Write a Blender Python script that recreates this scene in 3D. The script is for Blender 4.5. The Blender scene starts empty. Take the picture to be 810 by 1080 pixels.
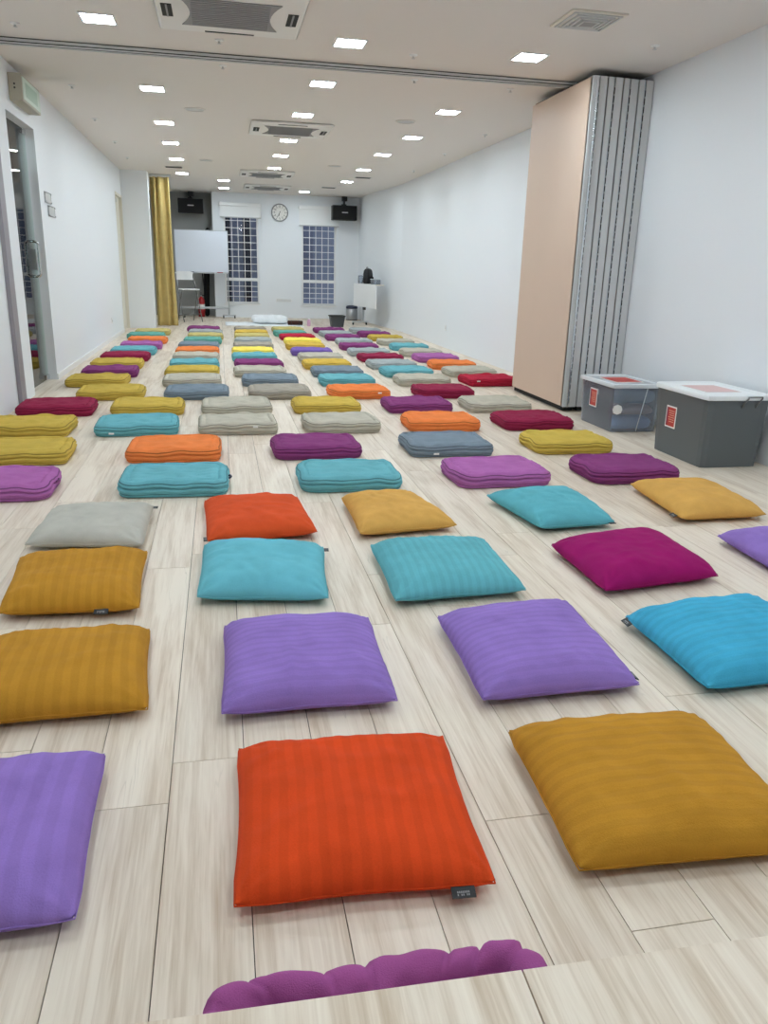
import bpy, bmesh, math, random
from mathutils import Vector, Matrix, noise
PI = math.pi
SC = bpy.context.scene
COL = SC.collection
L, R_, HC = -1.709, 3.58, 2.80          # left wall, right wall, ceiling height
YN, YB = -2.4, 19.7                     # near wall, back wall

# ------------------------------------------------------------------ materials
def lin(c):
    return tuple((v/255/12.92 if v/255 <= .04045 else ((v/255+.055)/1.055)**2.4) for v in c)

def base_mat(name):
    m = bpy.data.materials.new(name); m.use_nodes = True
    return m, m.node_tree.nodes, m.node_tree.links, m.node_tree.nodes['Principled BSDF']

def plain(name, rgb, rough=.5, metal=0., bump=0., scale=200., spec=.5, var=0.):
    m, N, K, b = base_mat(name)
    c = lin(rgb)
    b.inputs['Base Color'].default_value = (*c, 1)
    b.inputs['Roughness'].default_value = rough
    b.inputs['Metallic'].default_value = metal
    b.inputs['Specular IOR Level'].default_value = spec
    tc = N.new('ShaderNodeTexCoord'); n = N.new('ShaderNodeTexNoise')
    n.inputs['Scale'].default_value = scale; n.inputs['Detail'].default_value = 3
    K.new(tc.outputs['Object'], n.inputs['Vector'])
    if bump:
        bp = N.new('ShaderNodeBump'); bp.inputs['Strength'].default_value = bump; bp.inputs['Distance'].default_value = .002
        K.new(n.outputs['Fac'], bp.inputs['Height']); K.new(bp.outputs['Normal'], b.inputs['Normal'])
    if var:
        mx = N.new('ShaderNodeMix'); mx.data_type = 'RGBA'
        mx.inputs['A'].default_value = (*[v*(1-var) for v in c], 1); mx.inputs['B'].default_value = (*[min(1, v*(1+var)) for v in c], 1)
        K.new(n.outputs['Fac'], mx.inputs['Factor']); K.new(mx.outputs['Result'], b.inputs['Base Color'])
    return m

def fabric(name, rgb, nap=0., axis=0, weave=420.):
    """woven cotton / fleece; nap > 0 adds the ribs the pile was cut with"""
    m, N, K, b = base_mat(name)
    c = lin(rgb)
    b.inputs['Roughness'].default_value = .92
    b.inputs['Specular IOR Level'].default_value = .06
    b.inputs['Sheen Weight'].default_value = .02
    b.inputs['Sheen Roughness'].default_value = .6
    tc = N.new('ShaderNodeTexCoord')
    n1 = N.new('ShaderNodeTexNoise'); n1.inputs['Scale'].default_value = weave; n1.inputs['Detail'].default_value = 2
    n2 = N.new('ShaderNodeTexNoise'); n2.inputs['Scale'].default_value = 9; n2.inputs['Detail'].default_value = 5
    for n in (n1, n2): K.new(tc.outputs['Object'], n.inputs['Vector'])
    add = N.new('ShaderNodeMath'); add.operation = 'MULTIPLY_ADD'
    K.new(n1.outputs['Fac'], add.inputs[0]); add.inputs[1].default_value = .55; K.new(n2.outputs['Fac'], add.inputs[2])
    mr = N.new('ShaderNodeMapRange'); mr.inputs['From Min'].default_value = .45; mr.inputs['From Max'].default_value = 1.1
    K.new(add.outputs[0], mr.inputs['Value'])
    mx = N.new('ShaderNodeMix'); mx.data_type = 'RGBA'
    mx.inputs['A'].default_value = (*[v*.86 for v in c], 1); mx.inputs['B'].default_value = (*[min(1, v*1.12) for v in c], 1)
    K.new(mr.outputs['Result'], mx.inputs['Factor'])
    res = mx.outputs['Result']
    if nap:
        uv = N.new('ShaderNodeUVMap'); sp = N.new('ShaderNodeSeparateXYZ'); K.new(uv.outputs[0], sp.inputs[0])
        wob = N.new('ShaderNodeMath'); wob.operation = 'MULTIPLY_ADD'; wob.inputs[1].default_value = .03
        K.new(n2.outputs['Fac'], wob.inputs[0]); K.new(sp.outputs[axis], wob.inputs[2])
        fq = N.new('ShaderNodeMath'); fq.operation = 'MULTIPLY'; fq.inputs[1].default_value = nap*2*PI; K.new(wob.outputs[0], fq.inputs[0])
        sn = N.new('ShaderNodeMath'); sn.operation = 'SINE'; K.new(fq.outputs[0], sn.inputs[0])
        st = N.new('ShaderNodeMapRange'); st.inputs['From Min'].default_value = -.5; st.inputs['From Max'].default_value = .5
        st.inputs['To Min'].default_value = .93; st.inputs['To Max'].default_value = 1.03; st.interpolation_type = 'SMOOTHSTEP'
        K.new(sn.outputs[0], st.inputs['Value'])
        hs = N.new('ShaderNodeHueSaturation'); K.new(st.outputs[0], hs.inputs['Value']); K.new(res, hs.inputs['Color']); res = hs.outputs[0]
    K.new(res, b.inputs['Base Color'])
    bp = N.new('ShaderNodeBump'); bp.inputs['Strength'].default_value = .55; bp.inputs['Distance'].default_value = .0018
    K.new(n1.outputs['Fac'], bp.inputs['Height']); K.new(bp.outputs['Normal'], b.inputs['Normal'])
    return m

def emis(name, rgb, s):
    m, N, K, b = base_mat(name)
    b.inputs['Base Color'].default_value = (.9, .9, .9, 1)
    b.inputs['Emission Color'].default_value = (*rgb, 1); b.inputs['Emission Strength'].default_value = s
    return m

def glassy(name, tint, refl=1.5, rough=0., body=0., bodycol=(1, 1, 1)):
    """thin pane: tinted see-through, Fresnel reflection, optional milky body"""
    m, N, K, b = base_mat(name); N.remove(b)
    out = N['Material Output']
    tr = N.new('ShaderNodeBsdfTransparent'); tr.inputs['Color'].default_value = (*tint, 1)
    gl = N.new('ShaderNodeBsdfGlossy'); gl.inputs['Roughness'].default_value = rough
    fr = N.new('ShaderNodeFresnel'); fr.inputs['IOR'].default_value = refl
    mx = N.new('ShaderNodeMixShader')
    src = tr.outputs[0]
    if body:
        df = N.new('ShaderNodeBsdfDiffuse'); df.inputs['Color'].default_value = (*bodycol, 1)
        m2 = N.new('ShaderNodeMixShader'); m2.inputs[0].default_value = body
        K.new(src, m2.inputs[1]); K.new(df.outputs[0], m2.inputs[2]); src = m2.outputs[0]
    K.new(fr.outputs[0], mx.inputs[0]); K.new(src, mx.inputs[1]); K.new(gl.outputs[0], mx.inputs[2])
    K.new(mx.outputs[0], out.inputs['Surface'])
    return m

def wood_floor(name):
    m, N, K, b = base_mat(name)
    tc = N.new('ShaderNodeTexCoord'); geo = N.new('ShaderNodeNewGeometry')
    off = N.new('ShaderNodeVectorMath'); off.operation = 'SCALE'; off.inputs[0].default_value = (13., 47., 5.)
    K.new(geo.outputs['Random Per Island'], off.inputs['Scale'])
    ad = N.new('ShaderNodeVectorMath'); ad.operation = 'ADD'
    K.new(tc.outputs['Object'], ad.inputs[0]); K.new(off.outputs[0], ad.inputs[1])
    def nz(sx, sy, det, rough=.6, dist=0.):
        mp = N.new('ShaderNodeMapping'); mp.inputs['Scale'].default_value = (sx, sy, 1)
        n = N.new('ShaderNodeTexNoise'); n.inputs['Scale'].default_value = 1; n.inputs['Detail'].default_value = det
        n.inputs['Roughness'].default_value = rough; n.inputs['Distortion'].default_value = dist
        K.new(ad.outputs[0], mp.inputs['Vector']); K.new(mp.outputs[0], n.inputs['Vector']); return n
    g1 = nz(75, 2.6, 6, .6, .5); g2 = nz(6, .7, 4, .5, 1.4); g3 = nz(240, 9, 2)
    a = N.new('ShaderNodeMath'); a.operation = 'MULTIPLY_ADD'; a.inputs[1].default_value = .8
    K.new(g1.outputs['Fac'], a.inputs[0]); K.new(g2.outputs['Fac'], a.inputs[2])
    a2 = N.new('ShaderNodeMath'); a2.operation = 'MULTIPLY_ADD'; a2.inputs[1].default_value = .25
    K.new(g3.outputs['Fac'], a2.inputs[0]); K.new(a.outputs[0], a2.inputs[2])
    cr = N.new('ShaderNodeValToRGB'); e = cr.color_ramp.elements
    e[0].position = .55; e[0].color = (*lin((194, 174, 150)), 1)
    e[1].position = 1.0; e[1].color = (*lin((231, 219, 202)), 1)
    x = e.new(.84); x.color = (*lin((222, 208, 190)), 1)
    sub = N.new('ShaderNodeMath'); sub.operation = 'SUBTRACT'; sub.inputs[1].default_value = .17
    K.new(a2.outputs[0], sub.inputs[0]); K.new(sub.outputs[0], cr.inputs[0])
    # plank-to-plank tone
    hs = N.new('ShaderNodeHueSaturation')
    mr = N.new('ShaderNodeMapRange'); mr.inputs['To Min'].default_value = .91; mr.inputs['To Max'].default_value = 1.04
    K.new(geo.outputs['Random Per Island'], mr.inputs['Value']); K.new(mr.outputs[0], hs.inputs['Value'])
    K.new(cr.outputs[0], hs.inputs['Color'])
    # dark check cracks along the grain, seldom
    vo = N.new('ShaderNodeTexNoise'); vo.inputs['Scale'].default_value = 1; vo.inputs['Detail'].default_value = 3
    mp = N.new('ShaderNodeMapping'); mp.inputs['Scale'].default_value = (14, .9, 1); K.new(ad.outputs[0], mp.inputs['Vector']); K.new(mp.outputs[0], vo.inputs['Vector'])
    sb = N.new('ShaderNodeMath'); sb.operation = 'SUBTRACT'; sb.inputs[1].default_value = .5; K.new(vo.outputs['Fac'], sb.inputs[0])
    ab = N.new('ShaderNodeMath'); ab.operation = 'ABSOLUTE'; K.new(sb.outputs[0], ab.inputs[0])
    lt = N.new('ShaderNodeMapRange'); lt.inputs['From Min'].default_value = 0; lt.inputs['From Max'].default_value = .006
    lt.inputs['To Min'].default_value = .32; lt.inputs['To Max'].default_value = 0; K.new(ab.outputs[0], lt.inputs['Value'])
    gate = N.new('ShaderNodeMapRange'); gate.inputs['From Min'].default_value = .55; gate.inputs['From Max'].default_value = .68
    K.new(g2.outputs['Fac'], gate.inputs['Value'])
    gm = N.new('ShaderNodeMath'); gm.operation = 'MULTIPLY'; K.new(lt.outputs[0], gm.inputs[0]); K.new(gate.outputs[0], gm.inputs[1])
    mx = N.new('ShaderNodeMix'); mx.data_type = 'RGBA'; mx.inputs['B'].default_value = (*lin((110, 90, 70)), 1)
    K.new(gm.outputs[0], mx.inputs['Factor']); K.new(hs.outputs[0], mx.inputs['A'])
    K.new(mx.outputs['Result'], b.inputs['Base Color'])
    b.inputs['Roughness'].default_value = .42; b.inputs['Specular IOR Level'].default_value = .4
    bp = N.new('ShaderNodeBump'); bp.inputs['Strength'].default_value = .12; bp.inputs['Distance'].default_value = .001
    K.new(a2.outputs[0], bp.inputs['Height']); K.new(bp.outputs['Normal'], b.inputs['Normal'])
    return m

M = dict(
    wall=plain('white_paint', (232, 236, 240), .6, bump=.05, scale=60, spec=.3),
    ceil=plain('ceiling_paint', (226, 221, 216), .8, bump=.04, scale=60, spec=.2),
    greywall=plain('grey_paint', (166, 167, 164), .7, spec=.3),
    floor=wood_floor('oak_laminate'),
    gap=plain('dark_gap', (70, 60, 50), .9),
    white=plain('white_plastic', (235, 236, 236), .4),
    offwhite=plain('cream_paint', (222, 218, 205), .55),
    acpanel=plain('air_conditioner_plastic', (230, 229, 226), .5),
    silver=plain('anodised_aluminium', (188, 192, 196), .35, .7),
    alu=plain('grey_aluminium_profile', (206, 208, 208), .45, .1),
    bright=plain('polished_aluminium', (225, 230, 235), .2, .9),
    chrome=plain('chrome_steel', (215, 218, 220), .15, 1.),
    black=plain('black_plastic', (22, 23, 25), .5),
    rubber=plain('black_rubber', (14, 14, 15), .8),
    beige=plain('beige_laminate', (208, 184, 165), .5, spec=.4, var=.02, scale=3),
    brown=plain('brown_edge', (128, 100, 76), .7),
    mauve=plain('grey_metal_jamb', (150, 146, 152), .5, .2),
    grille=plain('grey_grille', (146, 146, 147), .7),
    dark=plain('dark_slot', (42, 43, 42), .8),
    curtain=fabric('gold_curtain_cloth', (196, 174, 114), weave=300),
    board=plain('whiteboard_enamel', (226, 232, 242), .2),
    red=plain('red_enamel', (165, 28, 32), .3),
    sheet=fabric('white_cotton', (236, 240, 242), weave=300),
    lightgrey=plain('light_grey_plastic', (196, 198, 198), .5),
    greybin=plain('grey_polypropylene', (92, 98, 100), .45),
    lid=plain('white_lid_plastic', (238, 242, 243), .35),
    wire=plain('steel_wire', (130, 130, 128), .35, .9),
    lamp=emis('lamp_diffuser', (.82, .93, 1.), 85.),
    glass=glassy('green_tinted_glass', (.90, .98, .94), 1.5),
    winglass=glassy('window_glass', (.85, .88, .92), 1.45),
    clear=glassy('clear_plastic', (.92, .95, .98), 1.35, .15, .20, lin((212, 222, 238))),
    clearlid=glassy('frosted_lid_plastic', (.92, .94, .95), 1.4, .2, .8, lin((236, 241, 245))),
    night=plain('night_facade', (150, 158, 176), .9),
    nightdark=plain('dark_facade', (52, 56, 66), .9),
    exitgreen=plain('exit_panel_green', (158, 186, 168), .4),
    exitpale=plain('exit_panel_pale', (196, 212, 200), .4),
    exitbody=plain('exit_housing', (176, 172, 156), .5),
    poster=plain('label_red', (186, 58, 48), .5, var=.2, scale=40),
    posterdark=plain('label_maroon', (128, 24, 62), .5),
    pink=plain('label_pink', (222, 186, 184), .5, var=.08, scale=25),
    paper=plain('white_paper', (240, 238, 234), .7),
    ink=plain('pale_print', (228, 176, 150), .6),
    steel=plain('brushed_steel', (176, 178, 180), .3, .9),
    navy=plain('navy_plastic', (34, 40, 66), .5),
    brownroll=fabric('dark_brown_cloth', (70, 46, 40)),
    bluecloth=fabric('blue_cloth', (150, 184, 236)),
    greycloth=fabric('blue_grey_cloth', (126, 140, 158)),
    pinkcloth=fabric('dusty_pink_cloth', (196, 160, 158)),
    acrylic=glassy('acrylic', (.93, .94, .95), 1.5, .05, .25, (.75, .76, .78)),
    tagtext=plain('grey_thread', (150, 150, 150), .8),
)

# ------------------------------------------------------------------ mesh helpers
def obj(name, bm, mat, parent=None, smooth=False, loc=None):
    me = bpy.data.meshes.new(name)
    bmesh.ops.recalc_face_normals(bm, faces=bm.faces)
    bm.to_mesh(me); bm.free()
    for m in (mat if isinstance(mat, (list, tuple)) else [mat]): me.materials.append(m)
    if smooth:
        for p in me.polygons: p.use_smooth = True
    o = bpy.data.objects.new(name, me); COL.objects.link(o)
    if parent: o.parent = parent
    if loc: o.location = loc
    return o

def tag(o, label, cat, group=None):
    o['label'] = label; o['category'] = cat
    if group: o['group'] = group
    return o

def thing(name, label, cat, loc=(0, 0, 0), rz=0., group=None):
    o = bpy.data.objects.new(name, None); COL.objects.link(o); o.empty_display_size = .05
    o.location = loc; o.rotation_euler = (0, 0, rz)
    return tag(o, label, cat, group)

def struct(name, bm, mat, parent=None):
    o = obj(name, bm, mat, parent)
    if not parent: o['kind'] = 'structure'
    return o

def box(bm, x0, x1, y0, y1, z0, z1, bev=0., seg=2, mi=0):
    vs = [bm.verts.new((x, y, z)) for x in (x0, x1) for y in (y0, y1) for z in (z0, z1)]
    fs = [bm.faces.new([vs[i] for i in q]) for q in ((0, 1, 3, 2), (4, 6, 7, 5), (0, 4, 5, 1), (2, 3, 7, 6), (0, 2, 6, 4), (1, 5, 7, 3))]
    for f in fs: f.material_index = mi
    if bev:
        es = {e for f in fs for e in f.edges}
        bmesh.ops.bevel(bm, geom=list(es), offset=bev, segments=seg, affect='EDGES', profile=.5)
    return bm

def B(*a, **k):
    return box(bmesh.new(), *a, **k)

def tube(bm, pts, r, n=10, closed=False, caps=True):
    pts = [Vector(p) for p in pts]; rings = []
    up = Vector((0, 0, 1)); N = len(pts); last = None
    for i, p in enumerate(pts):
        if closed: d = (pts[(i+1) % N]-pts[i-1]).normalized()
        else: d = (pts[min(i+1, N-1)]-pts[max(i-1, 0)]).normalized()
        a = last if last else (Vector((1, 0, 0)) if abs(d.z) > .9 else up)
        u = d.cross(a).normalized(); v = u.cross(d).normalized(); last = v
        rr = r[i] if isinstance(r, (list, tuple)) else r
        rings.append([bm.verts.new(p+u*math.cos(2*PI*k/n)*rr+v*math.sin(2*PI*k/n)*rr) for k in range(n)])
    for i in range(N if closed else N-1):
        A, C = rings[i], rings[(i+1) % N]
        for k in range(n): bm.faces.new((A[k], A[(k+1) % n], C[(k+1) % n], C[k]))
    if caps and not closed:
        bm.faces.new(rings[0]); bm.faces.new(rings[-1])
    return bm

def lathe(bm, prof, n=24, c=(0, 0), cap=True):
    rings = [[bm.verts.new((c[0]+r*math.cos(2*PI*k/n), c[1]+r*math.sin(2*PI*k/n), z)) for k in range(n)] for r, z in prof]
    for a, b_ in zip(rings, rings[1:]):
        for k in range(n): bm.faces.new((a[k], a[(k+1) % n], b_[(k+1) % n], b_[k]))
    if cap: bm.faces.new(rings[0]); bm.faces.new(rings[-1])
    return bm

def frame(bm, x0, x1, z0, z1, y0, y1, w):
    box(bm, x0, x1, y0, y1, z0, z0+w); box(bm, x0, x1, y0, y1, z1-w, z1)
    box(bm, x0, x0+w, y0, y1, z0+w, z1-w); box(bm, x1-w, x1, y0, y1, z0+w, z1-w)
    return bm

def roundrect(w, d, r, n):
    """outline points of a rounded rectangle, evenly spaced by length, ccw from the front middle"""
    seg = []; a, c = w/2-r, d/2-r
    path = [(0, -d/2)]
    for cx, cy, t0 in ((a, -c, -PI/2), (a, c, 0), (-a, c, PI/2), (-a, -c, PI)):
        for k in range(9):
            t = t0+PI/2*k/8; path.append((cx+r*math.cos(t), cy+r*math.sin(t)))
    path.append((0, -d/2))
    P = [Vector(p) for p in path]; Ls = [0]
    for p, q in zip(P, P[1:]): Ls.append(Ls[-1]+(q-p).length)
    out = []; j = 0
    for i in range(n):
        s = Ls[-1]*i/n
        while Ls[j+1] < s: j += 1
        t = (s-Ls[j])/max(1e-9, Ls[j+1]-Ls[j]); out.append(P[j].lerp(P[j+1], t))
    return out

# ------------------------------------------------------------------ camera
cam = bpy.data.cameras.new('camera'); co = bpy.data.objects.new('camera', cam); COL.objects.link(co)
cam.sensor_fit = 'VERTICAL'; cam.sensor_height = 36.; cam.lens = 823.66/1080*36
yaw, pitch, roll = .2072, .3012, .0277
cy, sy, cp, sp = math.cos(yaw), math.sin(yaw), math.cos(pitch), math.sin(pitch)
fw = Vector((sy*cp, cy*cp, -sp)); rt = Vector((cy, -sy, 0)); up = rt.cross(fw)
r2 = rt*math.cos(roll)+up*math.sin(roll); u2 = -rt*math.sin(roll)+up*math.cos(roll)
mat = Matrix((r2, u2, -fw)).transposed().to_4x4(); mat.translation = (0, 0, 1.2)
co.matrix_world = mat; cam.clip_start = .05
SC.camera = co

# ------------------------------------------------------------------ setting
def planks(bm, x0, x1, y0, y1, z0, z1, pw, pl, org, joints, gap=.0011, seed=1):
    rnd = random.Random(seed)
    k0 = math.floor((x0-org)/pw)
    k = k0
    while org+k*pw < x1:
        a, b_ = max(x0, org+k*pw), min(x1, org+(k+1)*pw)
        off = joints.get(k, rnd.random()*pl)
        y = off-math.ceil((off-y0)/pl)*pl
        while y < y1:
            c, d = max(y0, y), min(y1, y+pl)
            if d-c > .01 and b_-a > .01:
                vs = [bm.verts.new((px, py, z1)) for px, py in ((a+gap, c+gap), (b_-gap, c+gap), (b_-gap, d-gap), (a+gap, d-gap))]
                lo = [bm.verts.new((v.co.x, v.co.y, z0)) for v in vs]
                bm.faces.new(vs)
                for i in range(4): bm.faces.new((vs[i], lo[i], lo[(i+1) % 4], vs[(i+1) % 4]))
            y += pl
        k += 1
    return bm

bm = planks(bmesh.new(), L-1.7, R_+.2, YN-.1, 20.6, -.006, 0., .1778, 1.52, -.157,
            {-1: 3.118, 0: 1.753, 4: 1.416, 5: 1.068, 1: .62, 2: 2.42, 3: .95, -2: 2.2})
box(bm, L-1.75, R_+.25, YN-.15, 20.65, -.12, -.006, mi=1)
struct('floor', bm, [M['floor'], M['gap']])
struct('ceiling', B(L-.2, R_+.2, YN-.15, 20.5, HC, HC+.12), M['ceil'])
T = .16
DY0, DY1, DH = 7.73, 8.80, 2.40           # glass door opening
EY0, EY1, EH = 15.08, 15.98, 2.32         # flush door by the pillar
bm = bmesh.new()
box(bm, L-T, L, YN-.15, DY0, 0, HC); box(bm, L-T, L, DY0, DY1, DH, HC); box(bm, L-T, L, DY1, EY0, 0, HC)
box(bm, L-T, L, EY0, EY1, EH, HC); box(bm, L-T, L, EY1, 20.5, 0, HC)
struct('wall_left', bm, M['wall'])
bm = bmesh.new(); box(bm, R_, R_+T, YN-.15, 20.5, 0, HC); 
P = [(R_, 16.0), (3.34, 18.8), (3.34, 20.5), (R_, 20.5)]          # the wall edges in towards the back corner
lo = [bm.verts.new((x, y, 0)) for x, y in P]; hi = [bm.verts.new((x, y, HC)) for x, y in P]
bm.faces.new(lo); bm.faces.new(hi)
for i in range(4): bm.faces.new((lo[i], lo[(i+1) % 4], hi[(i+1) % 4], hi[i]))
struct('wall_right', bm, M['wall'])
struct('wall_front', B(L-.2, R_+.2, YN-.15, YN, 0, HC), M['wall'])
W1 = (.13, .94, .32, 2.40); W2 = (1.95, 2.79, .31, 2.40)
bm = bmesh.new(); xs = [-.11, W1[0], W1[1], W2[0], W2[1], 3.34]
for i in (0, 2, 4): box(bm, xs[i], xs[i+1], YB, YB+.25, 0, HC)
for w in (W1, W2): box(bm, w[0], w[1], YB, YB+.25, 0, w[2]); box(bm, w[0], w[1], YB, YB+.25, w[3], HC)
struct('wall_back', bm, M['wall'])
struct('wall_back_left', B(L, -.11, 20.2, 20.45, 0, HC), M['greywall'])
struct('wall_back_return', B(-.125, -.11, YB+.002, 20.2, 0, HC), M['greywall'])
struct('wall_pillar', B(L, -1.235, 16.0, 16.3, 0, HC), M['wall'])
struct('baseboard_left', B(L, L+.012, DY1+.0, EY0-.06, 0, .06), M['white'])
struct('trim_1', B(L, L+.035, 7.10, 7.26, 0, HC, bev=.004), M['mauve'])     # jamb the folding partition closes against
# corridor beyond the glass door
bm = bmesh.new(); box(bm, L-1.7, L-1.6, 6.0, 11.5, 0, HC); box(bm, L-1.6, L-T, 5.9, 6.0, 0, HC); box(bm, L-1.6, L-T, 11.5, 11.6, 0, HC)
struct('wall_corridor', bm, M['wall'])
struct('ceiling_corridor', B(L-1.7, L-.2, 5.9, 11.6, 2.6, 2.7), M['ceil'])

# ceiling track of the folding partition
t = thing('ceiling_track', 'aluminium partition track running across the ceiling from wall to wall', 'track', (0, 7.16, HC))
bm = bmesh.new()
box(bm, L, R_, -.040, .040, -.036, -.007, bev=.003); box(bm, L, R_, -.030, .030, -.007, 0)
for q in (-.034, .034): box(bm, L, R_, q-.005, q+.005, -.042, -.036)
obj('rail', bm, M['alu'], t)
bm = bmesh.new()
for q in (-.0405, .0405): box(bm, L, R_, q-.0008, q+.0008, -.034, -.027)
box(bm, L, R_, -.034, -.030, -.007, -.0005); box(bm, L, R_, .030, .034, -.007, -.0005); box(bm, L, R_, -.012, .012, -.0375, -.036); obj('slot', bm, M['dark'], t)  # side strips are shadow lines put in as dark colour; the centre is the slot

# glass door
d = bpy.data.objects.new('door_1', None); COL.objects.link(d); d.location = (L-.09, DY0, 0); d['kind'] = 'structure'
obj('glass_pane', B(-.006, .006, .01, DY1-DY0-.012, .012, DH-.01), M['glass'], d)
bm = bmesh.new(); box(bm, -.02, .02, DY1-DY0-.16, DY1-DY0-.012, .012, .06, bev=.004); obj('patch_fitting', bm, M['chrome'], d)
bm = bmesh.new(); box(bm, -.02, .02, DY1-DY0-.16, DY1-DY0-.012, DH-.06, DH-.012, bev=.004); obj('patch_fitting', bm, M['chrome'], d)
hy = DY1-DY0-.19
for s in (1, -1):
    bm = bmesh.new(); z0, z1, pr = 1.04, 1.37, .065
    pts = [(s*.006, hy, z0), (s*(pr-.03), hy, z0)]
    for k in range(6): a = PI/2*k/5; pts.append((s*(pr-.03+.03*math.sin(a)), hy, z0+.03-.03*math.cos(a)))
    for k in range(6): a = PI/2*k/5; pts.append((s*(pr-.03+.03*math.cos(a)), hy, z1-.03+.03*math.sin(a)))
    pts += [(s*.006, hy, z1)]
    tube(bm, pts, .0125, 10); obj('door_handle', bm, M['chrome'], d, smooth=True)
bm = B(-.012, .012, DY1-DY0-.055, DY1-DY0-.012, 1.1, 1.3, bev=.003); obj('lock', bm, M['steel'], d)
# flush door by the pillar
d = bpy.data.objects.new('door_2', None); COL.objects.link(d); d.location = (L-.05, EY0, 0); d['kind'] = 'structure'
obj('door_leaf', B(-.04, 0, .006, EY1-EY0-.006, .008, EH-.006), M['offwhite'], d)
bm = bmesh.new(); box(bm, -.04, .056, -.045, .006, 0, EH+.04); box(bm, -.04, .056, EY1-EY0-.006, EY1-EY0+.015, 0, EH+.04); box(bm, -.04, .056, .006, EY1-EY0-.006, EH-.006, EH+.04)
obj('door_frame', bm, M['offwhite'], d)
bm = B(.0, .05, .02, .2, EH-.12, EH-.06, bev=.006); obj('door_closer', bm, M['lightgrey'], d)

# windows with steel grilles
def window(n, w, transom):
    o = bpy.data.objects.new('window_%d' % n, None); COL.objects.link(o); o['kind'] = 'structure'; o.location = (w[0], YB, w[2])
    ww, hh = w[1]-w[0], w[3]-w[2]
    bm = bmesh.new(); frame(bm, 0, ww, 0, hh, .05, .11, .045); box(bm, .045, ww-.045, .05, .11, transom-.035, transom+.035)
    obj('window_frame', bm, M['white'], o)
    bm = bmesh.new(); box(bm, -.03, ww+.03, -.02, .06, -.03, 0, bev=.004); obj('window_sill', bm, M['white'], o)
    bm = bmesh.new()
    for i in range(1, 5):
        x = .045+(ww-.09)*i/5; box(bm, x-.007, x+.007, .03, .044, .045, hh-.045)
    z = .045
    k = 4
    for i in range(1, k): zz = .045+(transom-.08)*i/k; box(bm, .045, ww-.045, .022, .03, zz-.007, zz+.007)
    k = round((hh-transom)/.165)
    for i in range(1, k): zz = transom+.035+(hh-.08-transom)*i/k; box(bm, .045, ww-.045, .022, .03, zz-.007, zz+.007)
    obj('security_grille', bm, M['white'], o)
    obj('window_pane', B(.045, ww-.045, .085, .09, .045, hh-.045), M['winglass'], o)
    return o
window(1, W1, .56); window(2, W2, .56)
# facade across the light well outside the windows
bm = bmesh.new(); box(bm, -.8, .62, 21.3, 21.5, -1, 4); box(bm, .8, 3.9, 21.3, 21.5, -1, 4); o = obj('wall_outside', bm, M['night']); o['kind'] = 'structure'
bm = bmesh.new(); box(bm, .62, .8, 21.2, 21.5, -1, 4); box(bm, -.7, .3, 21.24, 21.3, -.9, 2.6); box(bm, 1.95, 2.12, 21.22, 21.3, .4, 1.9)
o = obj('trim_2', bm, M['nightdark']); o['kind'] = 'structure'

def blind(x0, x1, zb, zt, label):
    t = thing('roller_blind', label, 'blind', (x0, YB, zb), group=None)
    w, h = x1-x0, zt-zb
    obj('cassette', B(0, w, -.085, -.001, h-.075, h, bev=.006), M['white'], t)
    obj('blind_fabric', B(.012, w-.012, -.045, -.042, .02, h-.07), M['white'], t)
    obj('bottom_bar', B(.01, w-.01, -.053, -.034, 0, .024, bev=.004), M['lightgrey'], t)
    obj('bead_chain', tube(bmesh.new(), [(w-.006, -.06, h-.04), (w-.006, -.06, -.55), (w-.0, -.05, -.57), (w+.004, -.04, -.55), (w+.004, -.04, h-.04)], .002, 5), M['white'], t)
blind(.05, 1.01, 2.25, 2.58, 'short white roller blind above the left window beside the whiteboard')
blind(1.88, 2.85, 2.13, 2.58, 'longer white roller blind above the right window, partly behind a loudspeaker')

# ------------------------------------------------------------------ ceiling things
def order(i, n): return ['nearest', 'second', 'third', 'fourth', 'fifth', 'sixth', 'seventh', 'eighth'][i]
def ceiling_light(x, y, label, proto=[None]):
    if proto[0] is None:
        t = thing('ceiling_light', label, 'light', (x, y, HC), group='square ceiling lights')
        bm = bmesh.new(); s, q = .118, .104
        for a in ((-s, s, -s, -q), (-s, s, q, s), (-s, -q, -q, q), (q, s, -q, q)): box(bm, *a, -.008, 0)
        obj('lamp_frame', bm, M['white'], t)
        obj('lamp_diffuser', B(-q, q, -q, q, -.005, 0), M['lamp'], t)
        proto[0] = t; return t
    r = proto[0].copy(); COL.objects.link(r); r.location = (x, y, HC); r['label'] = label
    for ch in proto[0].children:
        c = ch.copy(); COL.objects.link(c); c.parent = r
    return r
cols = [('left', -.76, 6.42, [(-.57, 8.64), (-.58, 10.57), (-.6, 12.24), (-.61, 14.01), (-.61, 16.1)]),
        ('middle', 1.01, 6.50, [(.98, 7.91), (.96, 9.5), (.96, 11.39), (.97, 12.93), (.98, 14.53)]),
        ('right', 2.41, 6.47, [(2.42, 8.8), (2.45, 10.55), (2.4, 12.21), (2.45, 14.14), (2.48, 16.14)])]
for side, x0, y0, pts in cols:
    ceiling_light(x0, y0, 'square ceiling light of the %s row, on the near side of the ceiling track' % side)
    for i, (x, y) in enumerate(pts):
        ceiling_light(x, y, 'square ceiling light in the %s row, %s one beyond the ceiling track' % (side, order(i, 5)) if i else
                      'square ceiling light in the %s row, first one beyond the ceiling track' % side)
    for i, y in enumerate((4.3, 2.2, .1)):  # rows assumed to continue out of view, added for the room's brightness
        ceiling_light(x0, y, 'assumed unseen ceiling light continuing the %s row overhead, %s from the camera end' % (side, ['third', 'second', 'first'][i]))
ceiling_light(.15, 17.0, 'square ceiling light left of the farthest air conditioner, farther from the back wall')
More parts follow.
